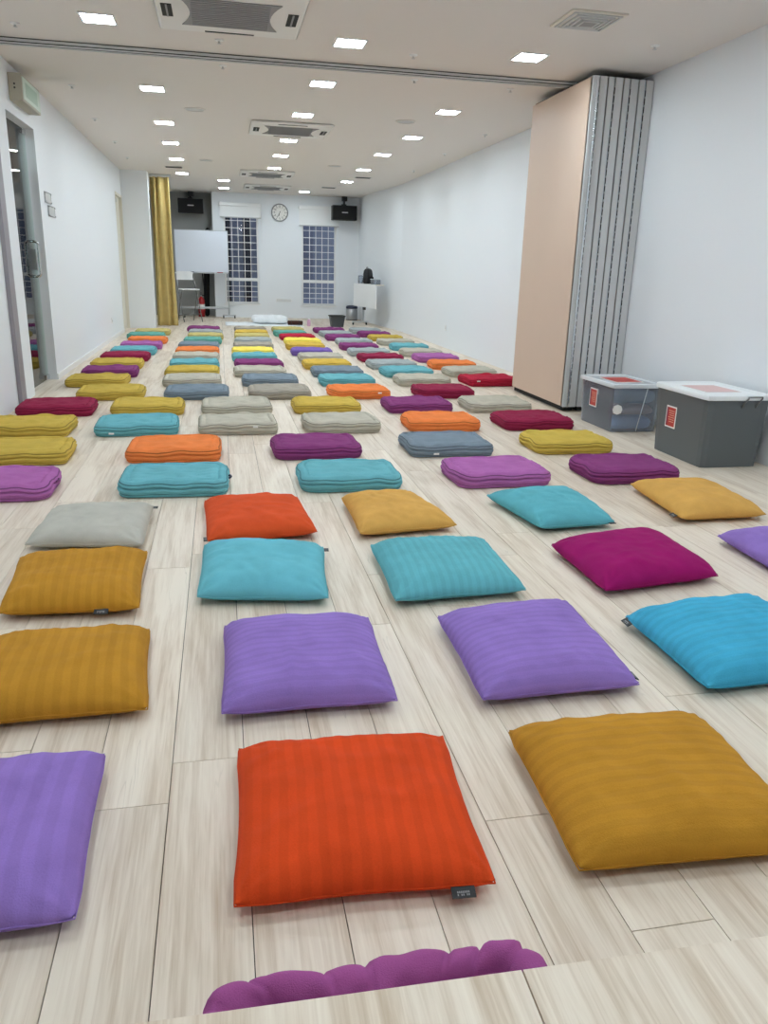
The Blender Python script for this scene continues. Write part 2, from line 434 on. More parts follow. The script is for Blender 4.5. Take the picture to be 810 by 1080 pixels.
ceiling_light(.16, 18.63, 'square ceiling light close to the back wall, above the left window blind')
ceiling_light(1.91, 18.64, 'square ceiling light close to the back wall, above the right window blind')

ceiling_light(L-.85, 8.4, 'unseen ceiling light added to brighten the corridor behind the glass door').location.z = 2.6  # unseen corridor lamps, added so the glass door reads lighter
ceiling_light(L-.85, 10.2, 'unseen ceiling light added to brighten the corridor, farther from the glass door').location.z = 2.6

def cassette(x, y, label):
    t = thing('air_conditioner', label, 'air conditioner', (x, y, HC), group='ceiling cassette air conditioners')
    s = .48
    bm = B(-s, s, -s, s, -.03, 0, bev=.022, seg=3); obj('panel', bm, M['acpanel'], t)
    # return-air grille with bowed ends
    bm = bmesh.new(); pts = []
    g = .29
    for k in range(9): v = -1+2*k/8; pts.append((g+.03-.05*(1-v*v)*1.2, v*g))
    for k in range(9): v = 1-2*k/8; pts.append((-g-.03+.05*(1-v*v)*1.2, v*g))
    top = [bm.verts.new((a, b_, -.031)) for a, b_ in pts]; lo = [bm.verts.new((a, b_, -.036)) for a, b_ in pts]
    bm.faces.new(lo)
    for i in range(len(pts)): bm.faces.new((top[i], top[(i+1) % len(pts)], lo[(i+1) % len(pts)], lo[i]))
    for k in range(14):
        yy = -g+.03+k*(2*g-.06)/13; box(bm, -.25, .25, yy-.006, yy+.006, -.040, -.036)
    obj('return_grille', bm, M['grille'], t)
    for sx, sy in ((1, 0), (-1, 0), (0, 1), (0, -1)):
        bm = bmesh.new()
        if sx: box(bm, sx*.405-.034, sx*.405+.034, -.13, .13, -.034, -.0295)
        else: box(bm, -.17, .17, sy*.43-.010, sy*.43+.010, -.034, -.0295)
        f = obj('air_slot', bm, M['dark'], t)
        bm = bmesh.new()
        if sx: box(bm, sx*.405-.006, sx*.405+.006, -.128, .128, -.037, -.034)
        else: box(bm, -.168, .168, sy*.43-.003, sy*.43+.003, -.036, -.034)
        obj('louvre', bm, M['grille'], f)
    return t
cassette(.13, 5.97, 'square ceiling air conditioner nearest the camera, before the ceiling track')
cassette(.90, 10.45, 'square ceiling air conditioner, the second one along, just beyond the ceiling track')
cassette(.90, 15.45, 'square ceiling air conditioner, third along, next to last before the back wall')
cassette(1.05, 17.95, 'square ceiling air conditioner closest to the back wall clock')

t = thing('exhaust_vent', 'square cream exhaust vent in ceiling above the folded partition', 'vent', (2.43, 5.48, HC))
bm = bmesh.new(); box(bm, -.19, .19, -.19, .19, -.012, 0, bev=.004); obj('vent_frame', bm, M['offwhite'], t)
for k in range(4):
    s = .165-.035*k; bm = bmesh.new(); z = -.013-.004*k
    for a in ((-s, s, -s, -s+.014), (-s, s, s-.014, s), (-s, -s+.014, -s+.014, s-.014), (s-.014, s, -s+.014, s-.014)): box(bm, *a, z-.006, -.012)
    obj('vent_ring', bm, M['lightgrey'], t)
obj('vent_core', B(-.055, .055, -.055, .055, -.03, -.012, bev=.003), M['grille'], t)

for x, y, lb in ((-.2, 9.59, 'round white ceiling speaker left of the nearest middle lights'), (2.12, 9.49, 'round white ceiling speaker beside the right row of lights'),
                 (-.14, 13.98, 'farther round ceiling speaker near the left row of lights'), (1.92, 13.83, 'farther round ceiling speaker near the right row of lights')):
    t = thing('ceiling_speaker', lb, 'speaker', (x, y, HC), group='round ceiling speakers')
    obj('rim', lathe(bmesh.new(), [(.10, 0), (.115, 0), (.115, -.006), (.10, -.008)], 32, cap=False), M['ceil'], t)
    obj('speaker_grille', lathe(bmesh.new(), [(.1, 0), (.1, -.005), (.05, -.007), (.002, -.008)], 32), M['lightgrey'], t)
for x, y, lb in ((-.71, 15.16, 'narrow dark slot vent in ceiling by the curtain'), (2.65, 15.31, 'narrow dark slot vent in ceiling by the right wall'), (2.3, 17.48, 'narrow slot vent in ceiling nearest the back wall')):
    t = thing('slot_vent', lb, 'vent', (x, y, HC), group='ceiling slot vents')
    obj('vent_frame', B(-.15, .15, -.09, .09, -.006, 0), M['lightgrey'], t)
    bm = bmesh.new()
    for k in range(4): box(bm, -.135, .135, -.07+.04*k, -.05+.04*k, -.009, -.006)
    obj('vent_slot', bm, M['dark'], t)
for i, (x, y) in enumerate(((-1.32, 8.77), (-1.37, 10.61), (-1.36, 12.41), (-1.38, 14.16), (.06, 6.72), (-1.36, 6.72), (.09, 7.51), (1.54, 6.69), (1.74, 7.49), (3.23, 10.02), (3.21, 11.76), (3.27, 13.9), (3.15, 5.9), (2.66, 7.57))):
    lbs = ['white ceiling sprinkler by left wall over the glass door', 'white ceiling sprinkler by left wall beyond the wall notices', 'white ceiling sprinkler, third along the left wall',
           'white ceiling sprinkler by left wall nearest the pillar', 'white ceiling sprinkler just behind the nearest air conditioner', 'white ceiling sprinkler by left wall on near side of track',
           'white ceiling sprinkler beyond the track, left of the middle lights', 'white ceiling sprinkler before the track between middle and right lights', 'white ceiling sprinkler past the track between middle and right lights',
           'white ceiling sprinkler by right wall just beyond the partition', 'white ceiling sprinkler, second beyond the partition by right wall', 'white ceiling sprinkler by right wall farthest back',
           'white ceiling sprinkler by right wall in front of the partition', 'white ceiling sprinkler beside the far top corner of the partition']
    t = thing('sprinkler', lbs[i], 'sprinkler', (x, y, HC), group='ceiling sprinklers')
    obj('rosette', lathe(bmesh.new(), [(.034, 0), (.032, -.006), (.014, -.010), (.012, -.012)], 16), M['white'], t)
    obj('sprinkler_head', lathe(bmesh.new(), [(.008, -.011), (.006, -.022), (.016, -.026), (.016, -.028)], 12), M['lightgrey'], t)

# ------------------------------------------------------------------ walls: sign, notices, sockets
t = thing('exit_sign', 'pale green exit light box above the glass door', 'sign', (L, 7.93, 2.50))
obj('housing', B(0, .11, 0, .72, 0, .215, bev=.006), M['exitbody'], t)
obj('sign_panel', B(.11, .114, .02, .70, .02, .195), M['exitpale'], t)
bm = bmesh.new(); box(bm, .114, .1155, .12, .58, .05, .165, bev=.0006); obj('sign_symbol', bm, M['exitgreen'], t)
bm = bmesh.new()
for z in (.13, .10): 
    vs = [bm.verts.new((.05+.008*math.cos(2*PI*k/12), -.001, z+.008*math.sin(2*PI*k/12)*1.)) for k in range(12)]; vl = [bm.verts.new((v.co.x, 0.001, v.co.z)) for v in vs]
    bm.faces.new(vs)
    for k in range(12): bm.faces.new((vs[k], vs[(k+1) % 12], vl[(k+1) % 12], vl[k]))
obj('indicator', bm, M['black'], t)
for (y, z, w, h, lb) in ((9.0, 1.755, .33, .11, 'clear acrylic notice holder on left wall, upper of two'), (9.12, 1.63, .36, .11, 'clear acrylic notice holder on left wall, lower of two')):
    t = thing('notice_holder', lb, 'notice', (L, y, z), group='notice holders beside the glass door')
    obj('back_plate', B(0, .006, 0, w, 0, h), M['acrylic'], t)
    obj('paper_insert', B(.006, .008, .03, w-.03, .012, h-.012), M['lightgrey'], t)
    for yy in (.014, w-.014):
        for zz in (.014, h-.014): obj('screw', B(.006, .014, yy-.008, yy+.008, zz-.008, zz+.008, bev=.003), M['chrome'], t)
def socket(x, y, z, sx, lb):
    t = thing('wall_socket', lb, 'socket', (x, y, z))
    obj('socket_plate', B(*(sorted((0, sx*.009))), -.043, .043, -.043, .043, bev=.003), M['white'], t)
    bm = bmesh.new()
    for yy, zz in ((0, .014), (-.012, -.008), (.012, -.008)): box(bm, *(sorted((sx*.009, sx*.0105))), yy-.003, yy+.003, zz-.006, zz+.006)
    obj('socket_hole', bm, M['dark'], t)
socket(L, 13.45, .3, 1, 'small white socket low on the left wall')
socket(R_, 12.55, .32, -1, 'small white socket low on the right wall')

# ------------------------------------------------------------------ folded partition
PH = 2.74
for i in range(4):
    x0 = 3.02+i*.142; w = .128
    lb = ['beige folding partition panel, outermost of the stack with full face showing', 'folding partition panel showing its edge, second in the stack from the beige face',
          'folding partition panel showing its edge, third in the stack from the beige face', 'folding partition panel showing its edge, closest to the right wall'][i]
    t = thing('partition_panel', lb, 'partition', (x0, 6.62+.008*i, 0), group='partition panels folded against the wall')
    obj('panel_face', B(0, .012, .004, 1.29, .05, PH), M['beige'], t)
    obj('panel_face', B(w-.012, w, .004, 1.29, .05, PH), M['beige'], t)
    obj('core', B(.012, w-.012, .03, 1.28, .06, PH-.01), M['brown'], t)
    bm = bmesh.new(); box(bm, .0, .050, -.012, .03, .045, PH+.004, bev=.003); obj('edge_profile', bm, M['alu'], t)
    bm = bmesh.new(); box(bm, .062, w, -.012, .03, .045, PH+.004, bev=.003); obj('edge_profile', bm, M['alu'], t)
    bm = bmesh.new()
    if i == 0:
        box(bm, .034, .052, -.026, -.010, .045, PH+.006, bev=.004)
        obj('interlock_strip', bm, M['bright'], t)
    else:
        box(bm, .044, .050, -.015, -.010, .045, PH+.004); obj('interlock_strip', bm, M['bright'], t)
    bm = bmesh.new(); box(bm, .050, .062, .0, .03, .06, PH)
    k = .08
    while k < PH-.06: box(bm, .051, .0610, -.0135, .002, k, k+.045); k += .062
    obj('gasket', bm, M['rubber'], t)
    obj('bottom_seal', B(.018, w-.018, .02, 1.27, .008, .055), M['rubber'], t)
    bm = bmesh.new(); box(bm, .01, w-.01, .04, 1.25, PH-.005, PH+.010); obj('top_seal', bm, M['rubber'], t)
    bm = bmesh.new(); tube(bm, [(w/2, .54, PH+.015), (w/2, .54, HC-.037)], .010, 10); obj('hanger_bolt', bm, M['steel'], t)

# ------------------------------------------------------------------ floor mats
COLORS = dict(
    teal=(108, 174, 184), orange=(234, 132, 72), yellow=(200, 172, 80), orchid=(172, 104, 166), plum=(134, 64, 118),
    burgundy=(144, 40, 72), slate=(124, 138, 150), beige=(188, 183, 168), taupe=(165, 158, 146), grey=(166, 173, 174),
    violet=(122, 98, 174), lemon=(248, 222, 100), olive=(196, 182, 118), red=(178, 40, 64), jade=(102, 166, 154), ochre=(212, 178, 80))
FAB = {k: fabric(k+'_cotton', v) for k, v in COLORS.items()}
PIP = {k: fabric(k+'_piping', tuple(c*.74 for c in v)) for k, v in COLORS.items()}  # darkened on every mat for crease shade; some seams really are dark

def mat_shape(seed, w=.575, d=.46, t=.088, puff=1.0):
    """tufted mattress cushion: origin at floor centre. returns body bmesh, piping bmesh"""
    rnd = random.Random(seed); ox = Vector((rnd.random()*50, rnd.random()*50, rnd.random()*50))
    N = 112; base = roundrect(w, d, (.05, .08, .062, .095, .055)[seed % 5], N)
    nz = lambda x, y, f, k=0: noise.noise(Vector((x*f, y*f, k))+ox)
    def lobe(i):
        p = base[i]; return 1+.012*nz(p.x, p.y, 5., 3.)
    def outline(i, s):  # s: scale towards centre by inset in metres (negative = outwards)
        p = base[i]; q = Vector((p.x, p.y)); 
        n = Vector((max(0, abs(q.x)-(w/2-.09))*(1 if q.x > 0 else -1), max(0, abs(q.y)-(d/2-.09))*(1 if q.y > 0 else -1)))
        n = n.normalized() if n.length > 1e-6 else Vector((0, 0))
        return (q*lobe(i))-n*s
    ph = rnd.random()*6
    seam = [.0035*math.sin(i*2*PI/N*7+ph)+.009*nz(base[i].x, base[i].y, 8., 1.)+.003*nz(base[i].x, base[i].y, 24., 6.) for i in range(N)]
    zt = t-.016
    # (inset, z, seam weight)
    prof = [(.022, .0, 0), (.006, .004, 0), (.0, .012, .2), (.004, .018, .4), (-.003, .024, .5), (-.008, .036, .6), (-.007, .043, .8), (.010, .0485, 1.), (-.005, .054, 1.), (-.006, .060, 1.), (-.001, zt-.004, 1), (.003, zt, 1), (.006, zt+.003, 1.), (.013, zt+.010, .8)]
    bm = bmesh.new(); rings = []
    for ins, z, sw in prof:
        rings.append([bm.verts.new((*outline(i, ins+sw*.5*seam[i]+.0025*nz(base[i].x, base[i].y, 28., z*40)*(z > .01)), max(0, z+sw*seam[i]))) for i in range(N)])
    tufts = [(-w*.25, -d*.18), (w*.02, -d*.2), (w*.26, -d*.17), (-w*.24, d*.17), (w*.0, d*.19), (w*.25, d*.18)]
    tufts = [(a+rnd.uniform(-.015, .015), b_+rnd.uniform(-.015, .015), rnd.uniform(.3, 1)) for a, b_ in [(q[0], q[1]) for q in tufts]]
    bulge = rnd.uniform(-.003, .006)*puff
    def top(x, y, e):
        z = t+bulge*(1-(2*x/w)**2)*(1-(2*y/d)**2)+.007*nz(x, y, 6., 7.)+.007*nz(x*1., y*2.2, 13., 9.)+.002*nz(x, y*1.6, 36., 4.)
        for a, b_, s in tufts: z -= .019*s*math.exp(-((x-a)**2+(y-b_)**2)/.0022)
        return z
    insets = [.022, .032, .040, .046, .052, .062]
    for j, ins in enumerate(insets):
        ring = []
        for i in range(N):
            p = outline(i, ins+.3*seam[i])
            z = top(p.x, p.y, ins)+.7*seam[i]*(1-j/5)
            if j == 0: z += .001
            if j in (3, 4): z -= .008+.003*math.sin(i*1.9)        # stitched line inside the edge
            if j in (1, 2): z += .0035*math.sin(i*2*PI/N*19+ph)*.6
            ring.append(bm.verts.new((p.x, p.y, z)))
        rings.append(ring)
    last = rings[-1]; cs = [Vector((v.co.x, v.co.y)) for v in last]
    for s in (.86, .72, .58, .44, .3, .15):
        rings.append([bm.verts.new((c.x*s, c.y*s, top(c.x*s, c.y*s, 1))) for c in cs])
    for a, b_ in zip(rings, rings[1:]):
        for i in range(N): bm.faces.new((a[i], a[(i+1) % N], b_[(i+1) % N], b_[i]))
    bm.faces.new(rings[0]); bm.faces.new(rings[-1])
    pb = bmesh.new()
    for ri, rr in ((11, .0036), (3, .0032)):
        tube(pb, [v.co.copy() for v in rings[ri]], rr, 6, closed=True)
    return bm, pb

VAR = []
for s in range(5):
    bm, pb = mat_shape(11+s)
    b0 = obj('v', bm, FAB['teal'], smooth=True); p0 = obj('v', pb, PIP['teal'], smooth=True)
    VAR.append((b0.data, p0.data)); bpy.data.objects.remove(b0); bpy.data.objects.remove(p0)
    VAR[-1][0].name = 'mat_cover'; VAR[-1][1].name = 'mat_piping'
RY = [4.15, 4.94, 5.77, 6.58, 7.37, 8.18, 8.9, 9.62, 10.4, 11.13, 11.93, 12.75, 13.55, 14.32, 15.15]
FILES = dict(
 A=[(0, 'orchid', -1.2), (1, 'yellow', -1.25), (2, 'yellow', -1.38), (3, 'burgundy', -1.34), (4, 'yellow', -1.01), (5, 'yellow', -1.24), (6, 'plum', -1.21), (7, 'yellow', -1.22), (8, 'burgundy', -1.21), (9, 'teal', -1.18), (10, 'orchid', -1.15), (11, 'orange', -1.13), (12, 'jade', -1.22), (13, 'olive', -1.17)],
 B=[(0, 'teal', -0.28), (1, 'orange', -0.32), (2, 'teal', -0.63), (3, 'yellow', -0.62), (4, 'slate', -0.24), (5, 'beige', -0.31), (6, 'yellow', -0.33), (7, 'teal', -0.33), (8, 'beige', -0.33), (9, 'orange', -0.33), (10, 'slate', -0.33), (11, 'jade', -0.29), (12, 'olive', -0.26), (13, 'grey', -0.27), (14, 'plum', -0.32)],
 C=[(2, 'beige', 0.1), (3, 'beige', 0.11), (4, 'taupe', 0.53), (5, 'slate', 0.49), (6, 'beige', 0.42), (7, 'plum', 0.44), (8, 'teal', 0.42), (9, 'lemon', 0.43), (10, 'taupe', 0.47), (11, 'grey', 0.5), (12, 'olive', 0.51), (13, 'ochre', 0.53), (14, 'taupe', 0.54)],
 D=[(0, 'teal', 0.7), (1, 'plum', 0.6), (2, 'beige', 0.89), (3, 'yellow', 0.88), (4, 'orange', 1.3), (5, 'teal', 1.31), (6, 'slate', 1.31), (7, 'ochre', 1.28), (8, 'beige', 1.3), (9, 'violet', 1.26), (10, 'ochre', 1.25), (11, 'lemon', 1.29), (12, 'red', 1.28), (13, 'jade', 1.22), (14, 'olive', 1.25)],
 E=[(0, 'orchid', 1.6), (1, 'slate', 1.51), (2, 'orange', 1.7), (3, 'plum', 1.7), (4, 'burgundy', 2.16), (5, 'beige', 2.15), (6, 'teal', 2.14), (7, 'grey', 2.11), (8, 'burgundy', 2.12), (9, 'grey', 2.09), (10, 'plum', 2.08), (11, 'grey', 2.14), (12, 'plum', 2.07), (13, 'grey', 2.06), (14, 'plum', 2.04)],
 F=[(0, 'plum', 2.45), (1, 'yellow', 2.41), (2, 'burgundy', 2.48), (3, 'beige', 2.44), (5, 'red', 2.92), (6, 'beige', 2.92), (7, 'orange', 2.91), (8, 'orchid', 2.9), (9, 'beige', 2.87), (10, 'teal', 2.88), (11, 'beige', 2.84), (12, 'yellow', 2.83), (13, 'plum', 2.77), (14, 'grey', 2.75)])
FNAME = dict(A='leftmost file', B='second file from left', C='third file from left', D='third file from right', E='second file from right', F='rightmost file')
TAGS = {('C', 2): (.12, 0), ('E', 1): (-.12, 1), ('F', 5): (-.2, 0), ('D', 4): (.17, 0), ('B', 2): (-.17, 1)}
rnd = random.Random(5)
def floor_mat(color, x, y, rz, var, label):
    t = thing('floor_mat', label, 'floor cushion', (x, y, 0), rz, 'square floor mats set out in rows')
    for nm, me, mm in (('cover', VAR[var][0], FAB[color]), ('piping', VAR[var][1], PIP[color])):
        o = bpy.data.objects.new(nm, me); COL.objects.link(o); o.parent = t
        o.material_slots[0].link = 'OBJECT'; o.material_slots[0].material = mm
    return t
for f, lst in FILES.items():
    for k, (r, c, x) in enumerate(lst):
        fr = lst[k-1][1] if k else None; bk = lst[k+1][1] if k+1 < len(lst) else None
        if fr and bk: lb = '%s floor mat in the %s, with %s in front and %s behind' % (c, FNAME[f], fr, bk)
        elif bk: lb = '%s floor mat starting the %s, before the %s mat' % (c, FNAME[f], bk)
        else: lb = '%s floor mat ending the %s, behind the %s mat' % (c, FNAME[f], fr)
        t = floor_mat(c, x, RY[r]+.235, rnd.uniform(-.03, .03) if r < 4 else rnd.uniform(-.045, .045), rnd.randrange(5), lb)
        if (f, r) in TAGS:
            tx, lo = TAGS[(f, r)]
            obj('care_tag', B(tx-.018, tx+.018, -.243, -.238, .022 if lo else .056, .034 if lo else .068), M['paper'], t)
        if (f, r) in (('A', 0), ('B', 0)):
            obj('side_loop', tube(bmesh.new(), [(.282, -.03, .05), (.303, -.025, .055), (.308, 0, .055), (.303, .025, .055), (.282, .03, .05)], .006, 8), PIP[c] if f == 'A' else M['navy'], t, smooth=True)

# ------------------------------------------------------------------ pillows
PCOL = dict(stone=(186, 184, 174), mustard=(186, 134, 46), amber=(210, 162, 86), purple=(146, 118, 190), orange=(212, 74, 32), vermilion=(210, 82, 42),
            aqua=(106, 182, 196), turquoise=(100, 174, 184), magenta=(150, 24, 98), cyan=(70, 168, 202), blue=(32, 88, 172), teal=(96, 172, 184))
PF = {k: fabric(k+'_fleece', v, weave=330) for k, v in PCOL.items()}
PILLOWS = [
 # colour, corners front-left, front-right, back-right, back-left, ribs (count, axis), height, label
 ('stone', [(-.86, 3.38), (-.36, 3.31), (-.355, 3.90), (-.84, 3.87)], None, .105, 'plain stone grey pillow, behind the mustard pillows on the left', ('BR', 0)),
 ('mustard', [(-.79, 2.66), (-.31, 2.64), (-.33, 3.23), (-.84, 3.21)], (12, 0), .105, 'mustard ribbed pillow between the stone grey pillow and another mustard one', ('F', .72)),
 ('mustard', [(-.76, 1.95), (-.225, 1.96), (-.26, 2.47), (-.76, 2.45)], (12, 0), .11, 'mustard ribbed pillow cut by the left edge, behind the purple pillow', None),
 ('purple', [(-.86, 1.23), (-.295, 1.235), (-.31, 1.77), (-.84, 1.74)], (11, 0), .115, 'purple ribbed pillow at the lower left, cut by the photo edge', None),
 ('orange', [(-.02, 1.215), (.505, 1.185), (.54, 1.71), (.0, 1.735)], (13, 0), .105, 'big orange ribbed pillow in the front row with a black tag', ('F', .86)),
 ('purple', [(-.04, 1.90), (.46, 1.895), (.475, 2.45), (-.03, 2.455)], (16, 1), .115, 'purple pillow directly behind the big orange one', None),
 ('aqua', [(-.125, 2.71), (.36, 2.635), (.41, 3.18), (-.11, 3.28)], None, .115, 'smooth aqua pillow between the orange-red pillow and a purple pillow', ('BR', 0)),
 ('vermilion', [(-.095, 3.32), (.41, 3.395), (.37, 3.96), (-.12, 3.955)], None, .105, 'smooth orange-red pillow behind the smooth aqua pillow', ('FL', 0)),
 ('amber', [(.59, 3.34), (1.085, 3.41), (.975, 3.99), (.59, 3.94)], None, .105, 'amber pillow in front of the nearest teal floor mat in the middle', None),
 ('turquoise', [(.59, 2.58), (1.125, 2.61), (1.145, 3.19), (.605, 3.185)], (15, 0), .105, 'turquoise ribbed pillow between the amber pillow and a purple pillow', None),
 ('purple', [(.69, 1.86), (1.195, 1.87), (1.225, 2.47), (.705, 2.425)], (16, 1), .115, 'purple pillow behind the big mustard pillow, with black tag on its right', ('R', .12)),
 ('mustard', [(.675, 1.195), (1.235, 1.165), (1.265, 1.695), (.705, 1.705)], (13, 1), .115, 'big mustard ribbed pillow in the front row, right of the orange one', None),
 ('teal', [(1.47, 3.33), (1.88, 3.365), (1.905, 3.97), (1.38, 3.90)], None, .105, 'creased teal pillow in front of the near orchid mat on the right', ('FR', 0)),
 ('magenta', [(1.42, 2.56), (1.975, 2.645), (1.985, 3.21), (1.415, 3.095)], None, .115, 'plain magenta pillow, the only one of that colour', None),
 ('amber', [(2.25, 3.38), (2.75, 3.39), (2.81, 4.02), (2.315, 4.05)], None, .105, 'amber pillow at the right, in front of the nearest plum mat', ('L', .12)),
 ('purple', [(2.235, 2.55), (2.76, 2.58), (2.83, 3.15), (2.265, 3.12)], None, .11, 'purple pillow cut by the right edge, right of the magenta pillow', None),
 ('cyan', [(1.375, 1.82), (1.92, 1.84), (1.975, 2.42), (1.375, 2.335)], (14, 1), .115, 'bright cyan pillow at the right edge with a black tag', ('L', .93)),
 ('blue', [(1.60, 1.16), (2.12, 1.18), (2.16, 1.74), (1.60, 1.715)], None, .11, 'royal blue pillow corner at the right edge, beyond the big mustard pillow', None),
]
RIB = {}
def pillow(color, q, ribs, h, label, tg, seed):
    rnd = random.Random(seed); ox = Vector((rnd.random()*40, rnd.random()*40, rnd.random()*40))
    c = sum((Vector(p) for p in q), Vector((0, 0)))/4
    t = thing('pillow', label, 'pillow', (c.x, c.y, 0), 0, 'soft pillows in the front rows')
    Q = [Vector(p)-c for p in q]; n = 64; zs = .036
    cr = [rnd.uniform(.5, 1.2) for _ in range(4)]
    pin = [rnd.uniform(.006, .016) for _ in range(4)]
    def pos(u, v):
        k = 1-.09*max(0, abs(u)+abs(v)-1.72); u, v = u*k, v*k      # rounded corners
        a, b_ = (u+1)/2, (v+1)/2
        p = Q[0]*(1-a)*(1-b_)+Q[1]*a*(1-b_)+Q[2]*a*b_+Q[3]*(1-a)*b_
        # edges pull in between the corners
        ex, ey = 1-u*u, 1-v*v
        p = p+Vector((-u*ey*(pin[1] if u > 0 else pin[0])*abs(u), -v*ex*(pin[3] if v > 0 else pin[2])*abs(v)))
        return p
    def fill(u, v):
        return max(0, (1-abs(u)**3.6))**.5*max(0, (1-abs(v)**3.6))**.5
    warp = lambda k: math.sin(PI/2*(-1+2*k/n))*.35+(-1+2*k/n)*.65
    bm = bmesh.new(); up, lo = {}, {}
    creases = [(rnd.uniform(-.8, .8), rnd.uniform(-.8, .8), rnd.uniform(0, PI), rnd.uniform(.15, .5)) for _ in range(7)]
    for i in range(n+1):
        for j in range(n+1):
            u, v = warp(i), warp(j); p = pos(u, v); f = fill(u, v)
            sag = 1+.10*noise.noise(Vector((p.x*5, p.y*5, 0))+ox)
            edge = min(1, f*2.2)
            z = zs+(h-zs)*f*sag+edge*(.006*noise.noise(Vector((p.x*11, p.y*11, 3))+ox)+.0028*noise.noise(Vector((p.x*26, p.y*26, 5))+ox))
            for a, b_, th, ln in creases:
                dx, dy = u-a, v-b_; s = dx*math.cos(th)+dy*math.sin(th); w_ = -dx*math.sin(th)+dy*math.cos(th)
                z += edge*.0045*math.exp(-(w_/.07)**2)*math.exp(-(s/ln)**2)
            # radiating gathers at the corners
            rr = math.hypot(1-abs(u), 1-abs(v))
            ang = math.atan2(1-abs(v)+1e-6, 1-abs(u)+1e-6)
            z += edge*.004*math.sin(ang*11+seed)*math.exp(-(rr/.35)**2)*min(1, rr*6)
            if ribs:
                k, ax = ribs; w = (u if ax == 0 else v); s = math.sin(PI*k*(w+1))
                z += min(1, f*1.2)**2*.0012*max(-.35, min(.55, s))*2
            zz = zs*.6+noise.noise(Vector((p.x*7, p.y*7, 8))+ox)*.004*(1-f)
            rise = .5*zs*max(0, abs(u*v))**6     # corners lift a little
            base = zs-(zs)*min(1, f*1.15)
            if i in (0, n) or j in (0, n):
                w = bm.verts.new((p.x, p.y, zs+rise*.4+.005*noise.noise(Vector((p.x*14, p.y*14, 2))+ox))); up[i, j] = lo[i, j] = w
            else:
                up[i, j] = bm.verts.new((p.x, p.y, z)); lo[i, j] = bm.verts.new((p.x, p.y, max(0, base)))
    for i in range(n):
        for j in range(n):
            for d in (up, lo):
                vs = [d[i, j], d[i+1, j], d[i+1, j+1], d[i, j+1]]
                try: bm.faces.new(vs)
                except ValueError: pass
    uvl = bm.loops.layers.uv.new('UVMap'); UV = {}
    for (i, j), w in list(up.items())+list(lo.items()): UV[w] = ((warp(i)+1)/2, (warp(j)+1)/2)
    for fc in bm.faces:
        for lp in fc.loops: lp[uvl].uv = UV[lp.vert]
    pm = PF[color]
    if ribs:
        key = (color, ribs)
        if key not in RIB: RIB[key] = fabric('%s_ribbed_fleece' % color, PCOL[color], nap=ribs[0], axis=ribs[1], weave=330)
        pm = RIB[key]
    obj('pillow_cover', bm, pm, t, smooth=True)
    # stitched seam cord
    sb = bmesh.new(); P = []
    for i in range(n): P.append(pos(warp(i), -1))
    for j in range(n): P.append(pos(1, warp(j)))
    for i in range(n, 0, -1): P.append(pos(warp(i), 1))
    for j in range(n, 0, -1): P.append(pos(-1, warp(j)))
    tube(sb, [(p.x, p.y, zs+.005*noise.noise(Vector((p.x*14, p.y*14, 2))+ox)) for p in P], .0019, 5, closed=True)
    obj('seam', sb, PF[color], t, smooth=True)
    if tg:
        side, s = tg
        spots = {'F': ((2*s-1, -1), 0), 'L': ((-1, 2*s-1), 1), 'R': ((1, 2*s-1), 1), 'FL': ((-.98, -.9), 1), 'FR': ((.9, -1), 0), 'BR': ((1, .93), 1)}
        (u, v), ax = spots[side]; p = pos(u, v)
        dirv = (Q[1]-Q[0]) if ax == 0 else ((Q[2]-Q[1]) if u > 0 else (Q[3]-Q[0]))
        out = Vector((0, -1)) if ax == 0 else Vector((1 if u > 0 else -1, 0))
        e = bmesh.new(); hw = .024 if side in 'FLR' else .016
        box(e, -hw, hw, -.022, .004, -.0015, .0015)
        ang = math.atan2(dirv.y, dirv.x)
        if (Matrix.Rotation(ang, 2) @ Vector((0, -1))).dot(out) < 0: ang += PI
        tg_o = obj('tag', e, M['black'], t, loc=(p.x, p.y, zs)); tg_o.rotation_euler = (0, 0, ang)
        if side == 'F' or side in 'LR': tg_o.rotation_euler = (.45, 0, ang)
        if side in 'FLR':
            e = bmesh.new()
            for k in range(7): 
                box(e, -.013+.0037*k, -.0105+.0037*k, -.013, -.009, .0015, .0019)
                if k % 3 != 1: box(e, -.013+.0037*k, -.0105+.0037*k, -.018, -.0145, .0015, .0019)
            obj('tag_print', e, M['tagtext'], tg_o)
    return t
for i, (c, q, rb, h, lb, tg) in enumerate(PILLOWS): pillow(c, q, rb, h, lb, tg, 31+i)

